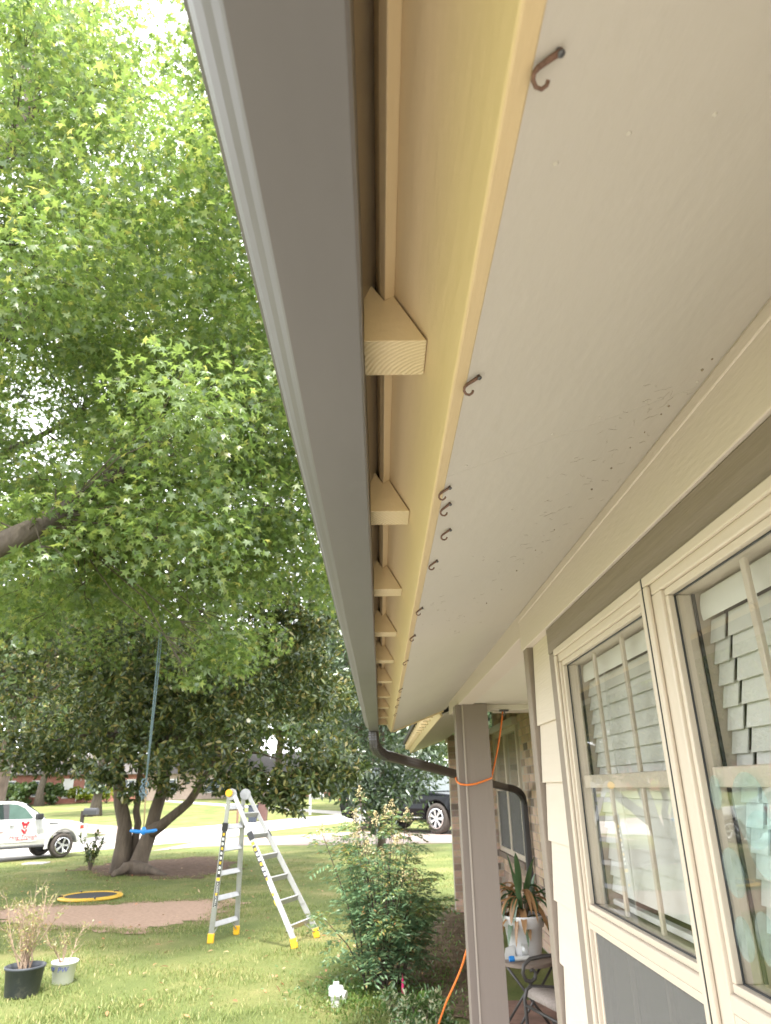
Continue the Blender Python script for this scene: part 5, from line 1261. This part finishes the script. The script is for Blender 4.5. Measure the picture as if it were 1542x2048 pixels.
# clear window under the crown where the trunks and the street show
r2 = np.hypot(P[:, 0]-B.x, P[:, 1]-B.y); low |= (P[:, 2] < 3.0) & (r2 < 1.1)
P, D = P[~low], D[~low]
ext = []
for (px, py, Y, s, k) in ((560, 1590, 19.0, .55, 60), (600, 1560, 19.2, .7, 90), (660, 1560, 19.4, .6, 80), (690, 1540, 19.6, .5, 50), (520, 1560, 19, .7, 80), (640, 1500, 19.5, .9, 110), (585, 1618, 19, .3, 26), (480, 1570, 19.2, .6, 60), (60, 1525, 20, .6, 60), (20, 1495, 20, .7, 60), (130, 1530, 20.5, .6, 50), (440, 1560, 19.5, .6, 50), (210, 1548, 20.5, .5, 45), (325, 1565, 20.6, .5, 45), (265, 1580, 20.6, .4, 32), (520, 1200, 21, 1.1, 170), (580, 1185, 21, 1.1, 170), (615, 1250, 21, 1.0, 150), (545, 1260, 21, 1.0, 150), (480, 1160, 21.5, 1.1, 150), (600, 1320, 20.6, .9, 130), (640, 1390, 20.3, .9, 130)):
    c_ = np.array(at(px, py, Y)); v = rdir(k); ext.append((c_+v*s*np.array([1.2, 1, .6])*(rng.random(k)**.4)[:, None], v))
P = np.concatenate([P]+[e[0] for e in ext]); D = np.concatenate([D]+[e[1] for e in ext])
PP, X, N, S = rosettes(P, D, 8, .19)
cloud('crown', MAG, mag, PP, X, N, S, ELL_V, ELL_F, smooth=False)
FLW = mat('white_blossom', (.8, .76, .66), .6, .08, 8, 0)
idx = rng.choice(len(P), 60); k = len(idx)
cloud('blossoms', FLW, mag, P[idx]+D[idx]*.15, rdir(k), rdir(k), np.full(k, .12), BLOB_V, BLOB_F)

# ---- general background trees
def bg_tree(x, y, h, rx, rz, m, label, lobes, n, leaf, seed, trunk_r=.25, zc=None, name='broadleaf_tree', template=(BLOB_V, BLOB_F), group='trees in the background', barkm=None, zmin=None, bare=False):
    z0 = tz(x, y); t = thing(name, label, 'tree', (x, y, z0), 0, group)
    zc = zc if zc is not None else h-rz
    b = MB(); Q = limb_pts([(x, y, z0-.1), (x+.1, y, z0+h*.3), (x-.1, y, z0+h*.6), (x, y, z0+h*.85)], 9, trunk_r*.25, random.Random(seed)); rr = taper(trunk_r, trunk_r*.25, 9); rr[0] *= 1.5
    b.tube(Q, rr, 10); b.build('trunk', barkm or BARKD, t, smooth=True)
    P, D, lc = blobby((x, y, z0+zc), (rx, rx, rz), n, lobes, seed, z0+(zmin if zmin is not None else zc-rz), .35)
    if zmin is not None: k_ = P[:, 2] > z0+zmin; P, D = P[k_], D[k_]
    k = len(P); X = D+rdir(k)*.9; N = D+rdir(k)*.6+np.array([0, 0, .6])
    cloud('crown', m, t, P, X, N, leaf*(.7+.6*rng.random(k)), *template)
    b = MB()
    for q, s in lc[::2]:
        b.tube([Vector((x, y, z0+h*.35)), Vector(((x+q[0])/2, (y+q[1])/2, (z0+h*.3+q[2])/2)), Vector(q)], [trunk_r*.4, trunk_r*.25, .02], 5, False)
    b.build('branches', barkm or BARKD, t, kind='stuff')
    return t
BGD = leaf_mat('dark_broadleaf', [(0, (.026, .05, .024)), (.5, (.045, .082, .036)), (.85, (.08, .125, .052)), (1, (.15, .19, .09))], .25, .12, .35)
BGM = leaf_mat('mid_broadleaf', [(0, (.05, .085, .028)), (.5, (.085, .14, .042)), (.85, (.13, .185, .06)), (1, (.21, .25, .09))], .4, .06)
BGL = leaf_mat('light_broadleaf', [(0, (.05, .10, .022)), (.5, (.09, .16, .035)), (.9, (.15, .22, .05)), (1, (.22, .26, .07))], .45, .05)
hol = bg_tree(-.02, 27.8, 13.5, 4.6, 6.6, BGD, 'tall dark glossy tree between the gutter end and the parked SUV', 80, 21000, .23, 31, .12, 7.0, 'holly_tree', (ELL_V, ELL_F), zmin=1.15)
hp = []; hd_ = []
for (px, py, s, k) in ((660, 1560, .8, 260), (700, 1575, .7, 240), (735, 1590, .7, 260), (770, 1580, .9, 320), (800, 1575, .8, 240), (745, 1612, .4, 90), (770, 1605, .4, 90), (830, 1545, .9, 220), (870, 1520, .9, 220), (680, 1500, 1.1, 320), (740, 1530, 1.0, 320), (800, 1500, 1.1, 300), (815, 1585, .3, 50), (762, 1628, .42, 110), (772, 1655, .32, 70), (750, 1650, .3, 60)):
    c_ = np.array(at(px, py, 26.3)); v = rdir(k); hp.append(c_+v*s*np.array([1.2, 1, .7])*(rng.random(k)**.4)[:, None]); hd_.append(v)
hp = np.concatenate(hp); hd_ = np.concatenate(hd_); k = len(hp)
cloud('low_boughs', BGD, hol, hp, hd_+rdir(k)*.9, hd_+rdir(k)*.6+np.array([0, 0, .6]), .23*(.7+.6*rng.random(k)), ELL_V, ELL_F)
bg_tree(-17, 33, 17, 6.5, 7.0, BGM, 'leafy mid green tree at the far left behind the evergreen', 50, 9000, .36, 32, .35, 10)
bg_tree(-1.0, 62, 19, 9, 8.5, BGM, 'large mid green tree beyond the street behind the black SUV', 60, 9000, .55, 33, .5, 10.5, zmin=2.2)
bg_tree(12, 66, 18, 9, 8.5, BGD, 'dark tree beyond the SUV next to the brick pier', 60, 8000, .55, 34, .5, 9.5, zmin=1.0)
bg_tree(-12, 88, 22, 10, 9, BGM, 'big rounded tree beyond the white mailbox lawn', 60, 8000, .7, 35, .5, 13, zmin=2.6)
bg_tree(-24, 94, 24, 10, 10, BGD, 'tall dark tree behind the brick neighbour house at centre', 60, 8000, .75, 36, .6, 14, zmin=3.0)
bg_tree(-40, 104, 26, 12, 11, BGM, 'tall tree behind the left end of the brick neighbour house', 60, 8000, .8, 37, .6, 15, zmin=3)
bg_tree(-58, 100, 24, 12, 11, BGD, 'dark tree at the far left edge behind the hedge', 60, 7000, .8, 38, .6, 13, zmin=1.5)
bg_tree(5, 96, 24, 12, 11, BGM, 'tall tree at the end of the far street', 60, 8000, .8, 39, .6, 13, zmin=1.2)
t1 = gp(78, 1612); bg_tree(t1.x, t1.y, 15, 6.0, 5.5, BGD, 'shade tree with thick bare grey trunk just above the white truck', 50, 8000, .42, 40, .42, 9.5, barkm=BARKG, zmin=3.4)
t2 = gp(190, 1632); bg_tree(t2.x, t2.y, 14, 5.5, 5.0, BGM, 'shade tree with flared brown trunk and ivy on the far lawn', 50, 8000, .42, 41, .40, 9.0, barkm=BARKG, zmin=3.6)
# ivy clump on that trunk
IV = np.array([(t2.x+rng.normal()*.55, t2.y-.3+rng.normal()*.4, t2.z+1.8+abs(rng.normal())*1.3) for _ in range(500)])
tag(cloud('ivy', BGD, None, IV, rdir(500), rdir(500)+np.array([0, -1, .5]), np.full(500, .26), BLOB_V, BLOB_F, None), 'dark ivy clump covering the upper trunk on the far lawn', 'ivy')

# ---- shrubs
def shrub(name, label, c, r, n, leaf, m, seed, tmpl=(ELL_V, ELL_F), group=None, squash=1.0, lobes=14):
    t = thing(name, label, 'shrub', c, 0, group)
    P, D, lc = blobby((c[0], c[1], c[2]+r*squash*.75), (r, r, r*squash*.8), n, lobes, seed, -5, .45)
    P = P[P[:, 2] > c[2]+.02] if True else P; k = len(P)
    cloud('foliage', m, t, P, rdir(k)+np.array([0, 0, .5]), rdir(k)+np.array([0, 0, .7]), leaf*(.7+.6*rng.random(k)), *tmpl)
    b = MB()
    for q, s in lc[:8]: b.tube([Vector(c), (Vector(c)+Vector(q))/2+Vector((0, 0, .05*r)), Vector(q)], [.03*r+.004, .02*r+.003, .004], 5)
    b.build('stems', BARKD, t)
    return t
YGR = leaf_mat('yellow_green_leaves', [(0, (.14, .20, .02)), (.6, (.24, .30, .03)), (1, (.36, .36, .06))], .4, .05)
for (px, py, r, sd, lb) in ((150, 1606, 1.3, 51, 'bright yellow green shrub bed left of the flared trunk'), (172, 1607, 1.2, 52, 'bright yellow green shrub touching the flared trunk on its left'), (212, 1607, 1.3, 53, 'bright yellow green shrub right of the flared trunk')):
    shrub('foundation_shrub', lb, tuple(gp(px, py)), r, 900, .30, YGR, sd, (BLOB_V, BLOB_F), 'yellow green foundation shrubs')
for (px, py, r, sd, lb) in ((15, 1612, 2.2, 54, 'clipped dark green hedge at the left edge behind the truck'), (45, 1612, 2.0, 55, 'rounded green hedge behind the truck cab next to the bare trunk'), (98, 1610, 1.6, 56, 'low green bush right of the bare trunk by the house steps')):
    shrub('hedge_bush', lb, tuple(gp(px, py)), r, 1400, .30, BGM, sd, (BLOB_V, BLOB_F), 'green hedge bushes')
# young magnolia sapling by the trunk
c = gp(180, 1742); t = thing('sapling', 'young broad-leaved sapling standing left of the evergreen trunk', 'sapling', c)
b = MB(); P = []; D = []
rd = random.Random(3)
for k in range(7):
    a = k*2.4; e = Vector((math.cos(a)*rd.uniform(.15, .42), math.sin(a)*rd.uniform(.15, .42), rd.uniform(.45, 1.1))); Q = resample([c, c+e*.5+Vector((0, 0, .06)), c+e], 6); b.tube(Q, taper(.018, .005, 6), 6)
    for q in Q[2:]: P.append(tuple(q)); D.append(tuple((e.normalized()+Vector((0, 0, .2)))))
b.build('stems', BARKD, t)
PP, X, N, S = rosettes(np.array(P), np.array(D), 9, .17); cloud('foliage', MAG, t, PP, X, N, S, ELL_V, ELL_F)

# ---- nandina: canes, ferny sprays, cream flower panicles
NAN = leaf_mat('nandina_leaflets', [(0, (.075, .15, .08)), (.45, (.135, .23, .12)), (.8, (.19, .29, .15)), (.95, (.27, .32, .14)), (1, (.42, .18, .08))], .35, .08, .35)
NANY = leaf_mat('nandina_young_leaflets', [(0, (.10, .16, .04)), (.6, (.2, .24, .06)), (1, (.36, .24, .1))], .4, .06)
nb = gp(768, 1985); nan = thing('nandina_shrub', 'tall feathery green shrub with cream flower plumes beside the garden bed', 'shrub', nb)
rd = random.Random(17); b = MB(); LP = []; LX = []; LN_ = []; YP = []; FP = []
for k in range(46):
    a = rd.random()*6.28; q0 = nb+Vector((.22*math.cos(a)*rd.random(), .22*math.sin(a)*rd.random(), 0)); hgt = rd.uniform(.75, 1.85); ln = rd.uniform(.1, .62)
    if k == 0: hgt, ln = 2.0, .08
    q1 = q0+Vector((math.cos(a)*ln, math.sin(a)*ln*.8, hgt)); Q = resample([q0, q0.lerp(q1, .5)+Vector((-math.cos(a)*.05, -math.sin(a)*.05, .06)), q1], 10)
    b.tube(Q, taper(.011, .003, 10), 6)
    nf = 14
    for j in range(nf):
        u = .22+.78*(j/(nf-1))**.75; i = min(8, int(u*9)); p = Q[i].lerp(Q[i+1], u*9-i)
        az = a+rd.uniform(-1.9, 1.9); L = rd.uniform(.18, .34)*(1.1-.2*u); rise = rd.uniform(-.1, .5)
        d = Vector((math.cos(az), math.sin(az), rise)).normalized(); side = Vector((-math.sin(az), math.cos(az), 0))
        # frond: rachis with opposite secondary stalks bearing leaflets
        for m_ in range(6):
            v = .25+.75*m_/5; base = p+d*L*v+Vector((0, 0, -.16*L*v*v*2))
            for sg in (-1, 1):
                sl_ = L*.36*(1.1-v*.6); e = (side*sg+d*.6+Vector((0, 0, rd.gauss(0, .15)))).normalized()
                for w_ in (.35, .7, 1.0):
                    c_ = base+e*sl_*w_; LP.append(tuple(c_)); LX.append(tuple(e+d*.4*rd.uniform(-1, 1)+Vector((0, 0, -.35)))); LN_.append((rd.gauss(0, .4), rd.gauss(0, .4), 1)); YP.append(u > .9 and rd.random() < .55)
    if hgt > 1.0 and rd.random() < .5 or k == 0:
        for w_ in range(80):
            f = rd.random(); FP.append(tuple(q1+Vector((rd.gauss(0, .055)*(1.1-f), rd.gauss(0, .055)*(1.1-f), -.03+f*.17))))
b.build('canes', mat('dark_cane_bark', (.075, .055, .045), .9, .3, 20, .5, 60), nan)
LP, LX, LN_, YP = map(np.array, (LP, LX, LN_, YP)); k = len(LP); S = .045+.03*rng.random(k)
cloud('foliage', NAN, nan, LP[~YP], LX[~YP], LN_[~YP], S[~YP], LAN_V, LAN_F); cloud('young_foliage', NANY, nan, LP[YP], LX[YP], LN_[YP], S[YP], LAN_V, LAN_F)
CRM = mat('cream_flowers', (.60, .50, .28), .8, .15, 20, 0); k = len(FP); cloud('flower_plumes', CRM, nan, np.array(FP), rdir(k), rdir(k), np.full(k, .017), BLOB_V, BLOB_F)

# ---- low bed plants in front
VAR = leaf_mat('variegated_leaves', [(0, (.05, .11, .03)), (.5, (.10, .18, .05)), (.75, (.30, .33, .18)), (1, (.5, .46, .30))], .3, .06)
for (px, py, Y, r, sd, lb) in ((795, 2030, 7.6, .24, 61, 'small variegated shrub left of the heart-shaped leaves'), (842, 2040, 7.3, .26, 62, 'small variegated shrub under the heart-shaped leaves'), (880, 2042, 7.1, .2, 63, 'small variegated shrub nearest the orange cord')):
    c = at(px, py, Y); c.z = 0
    shrub('bed_shrub', lb, tuple(c), r, 850, .05, VAR, sd, (ELL_V, ELL_F), 'small shrubs in the front bed', 1.25, 10)
HRT = leaf_mat('heart_leaves', [(0, (.12, .25, .05)), (1, (.20, .34, .08))], .45, .08)
hb = at(850, 2040, 7.35); hb.z = 0
t = thing('heart_leaf_vine', 'young plant with large bright green heart-shaped leaves in the bed', 'plant', hb)
HV = [(0, 0, 0), (-.12, .22, .02), (.0, .40, .03), (.25, .42, .02), (.6, .24, -.03), (1, 0, -.12), (.6, -.24, -.03), (.25, -.42, .02), (0, -.40, .03), (-.12, -.22, .02), (.4, 0, -.03)]
HF_ = [(0, 10, 3, 2, 1), (10, 5, 4, 3), (0, 9, 8, 7, 10), (10, 7, 6, 5)]
hm = bpy.data.meshes.new('leaf'); hm.from_pydata(HV, [], HF_); hm.update(); hm.materials.append(HRT)
b = MB()
for (px, py, s, ax, tz_) in ((850, 1985, .13, 2.6, .5), (873, 1998, .12, -.2, .6), (868, 2012, .12, -1.0, .2), (845, 2005, .09, 3.4, .4), (880, 2025, .09, .3, .2), (835, 2020, .08, 2.8, .3)):
    p = at(px, py, 7.3); b.tube([hb, (hb+p)/2+Vector((0, 0, .06)), p], .004, 5)
    o = bpy.data.objects.new('leaf', hm); col.objects.link(o); o.parent = t; o.location = p-hb; o.scale = (s, s, s); o.rotation_euler = (R(50)*tz_*1.2, R(38), ax)
b.build('stems', mat('green_stem', (.10, .16, .05), .7, .1, 10, 0), t)
EDG = mat('bed_edging_stone', (.34, .25, .20), .9, .25, 8, .5, 40)
for (px, py, Y) in ((772, 2046, 7.5), (905, 2044, 7.0), (928, 2040, 7.05)):
    c = at(px, py, Y); b = MB(); b.box(c.x-.11, c.x+.11, c.y-.06, c.y+.06, -.02, .07); tag(b.build('edging_brick', EDG, bevel=.008), {772: 'weathered edging brick left of the variegated shrubs', 905: 'weathered edging brick below the orange cord', 928: 'weathered edging brick against the porch column foot'}[px], 'brick', 'edging bricks along the bed')
# weeds along the bed and clover tufts
WEED = leaf_mat('low_weeds', [(0, (.05, .11, .025)), (.6, (.10, .18, .04)), (1, (.2, .24, .07))], .35, .05)
P = []
for k in range(4200):
    q = gp(random.gauss(850, 45), random.uniform(1800, 2045)) if k < 2400 else gp(random.gauss(720, 60), random.gauss(2000, 26))
    P.append((q.x, q.y, random.uniform(.01, .09)))
P = np.array(P); P = P[~((P[:, 0] > .85) & (P[:, 1] < 8.3))]; k = len(P); cloud('bed_weeds', WEED, None, P, rdir(k)+np.array([0, 0, .4]), rdir(k)*.6+np.array([0, 0, 1.]), .03+.03*rng.random(k), ELL_V, ELL_F)

# ------------------------------------------------------------------ houses across the street
RBRICK = mat('red_brick_far', (.34, .155, .115), .9, .25, 3, .3, 14)
FWHITE = mat('white_trim_far', (.72, .72, .70), .6, .05, 3, 0)
ROOFG = mat('grey_roof_far', (.16, .145, .14), .9, .2, 4, .3, 20)
FGLASS = mat('far_window_glass', (.08, .10, .12), .1, .2, 2, 0, spec=.8)
def far_house(c, w_, d_, h_, m, label, rz, wins, door=None, chim=False):
    t = thing('neighbour_house', label, 'house', c, rz)
    MB().box(-w_/2, w_/2, 0, d_, -.3, h_).build('wall', m, t, local=True)
    rf = MB().prism([(-.6, h_), (d_/2, h_+d_*.28), (d_+.6, h_), (d_+.6, h_-.12), (-.6, h_-.12)], -w_/2-.5, w_/2+.5, 'x').build('roof', ROOFG, t, local=True)
    if chim: MB().box(w_*.2, w_*.2+.9, d_*.4, d_*.4+.9, h_, h_+d_*.28+1.0).build('chimney', m, rf, local=True)
    for (x, z, ww, hh) in wins:
        wi = MB().box(x-ww/2-.10, x+ww/2+.10, -.08, -.004, z-.10, z+hh+.10).build('window', FWHITE, t, local=True)
        for (a, b2) in ((z+.03, z+hh/2-.03), (z+hh/2+.03, z+hh-.03)):
            for sgn in (-1, 1): MB().box(min(0, sgn*ww/2)+x+.03, max(0, sgn*ww/2)+x-.03, -.10, -.082, a, b2).build('pane', FGLASS, wi, local=True)
    if door:
        x = door; MB().box(x-.55, x+.55, -.07, -.004, .55, 2.75).build('door', FWHITE, t, local=True)
        for k in range(3): MB().box(x-1.1, x+1.1, -1.7+k*.4, -.09, -.3, .15+.2*k).build('step', RBRICK, t, local=True)
        for xx in (x-1.0, x+1.0):
            r_ = MB()
            for k in range(7): r_.box(xx-.03, xx+.03, -1.6+k*.22, -1.55+k*.22, .2+.08*k, 1.2+.08*k)
            r_.beam((xx, -1.65, 1.2), (xx, -.1, 1.75), .07, .07); r_.build('railing', FWHITE, t, local=True)
    return t
c = gp(115, 1608)
far_house((c.x, c.y+1.2, c.z), 19, 9, 3.3, RBRICK, 'red brick neighbour house with white windows behind the truck', R(24), [(-6.2, .9, 1.7, 1.6), (-2.8, .9, 1.2, 1.6), (3.4, .9, 2.2, 1.6), (7.2, .9, 1.5, 1.6)], .4, True)
c = gp(345, 1602); TANB = mat('tan_wall_far', (.42, .33, .28), .9, .15, 3, .2, 14)
far_house((c.x+3, c.y+4, c.z), 15, 9, 3.2, TANB, 'tan neighbour house seen between the evergreen trunks', R(12), [(-4.5, .9, 1.5, 1.5), (1, .9, 2.4, 1.5)], None)
c = gp(600, 1598)
far_house((c.x+4, c.y+8, c.z), 17, 9, 3.2, RBRICK, 'brick house far behind the white mailbox and SUV', R(4), [(-5, .9, 1.6, 1.5), (-1, .9, 1.6, 1.5), (5, .9, 2.2, 1.5)], 2.2)
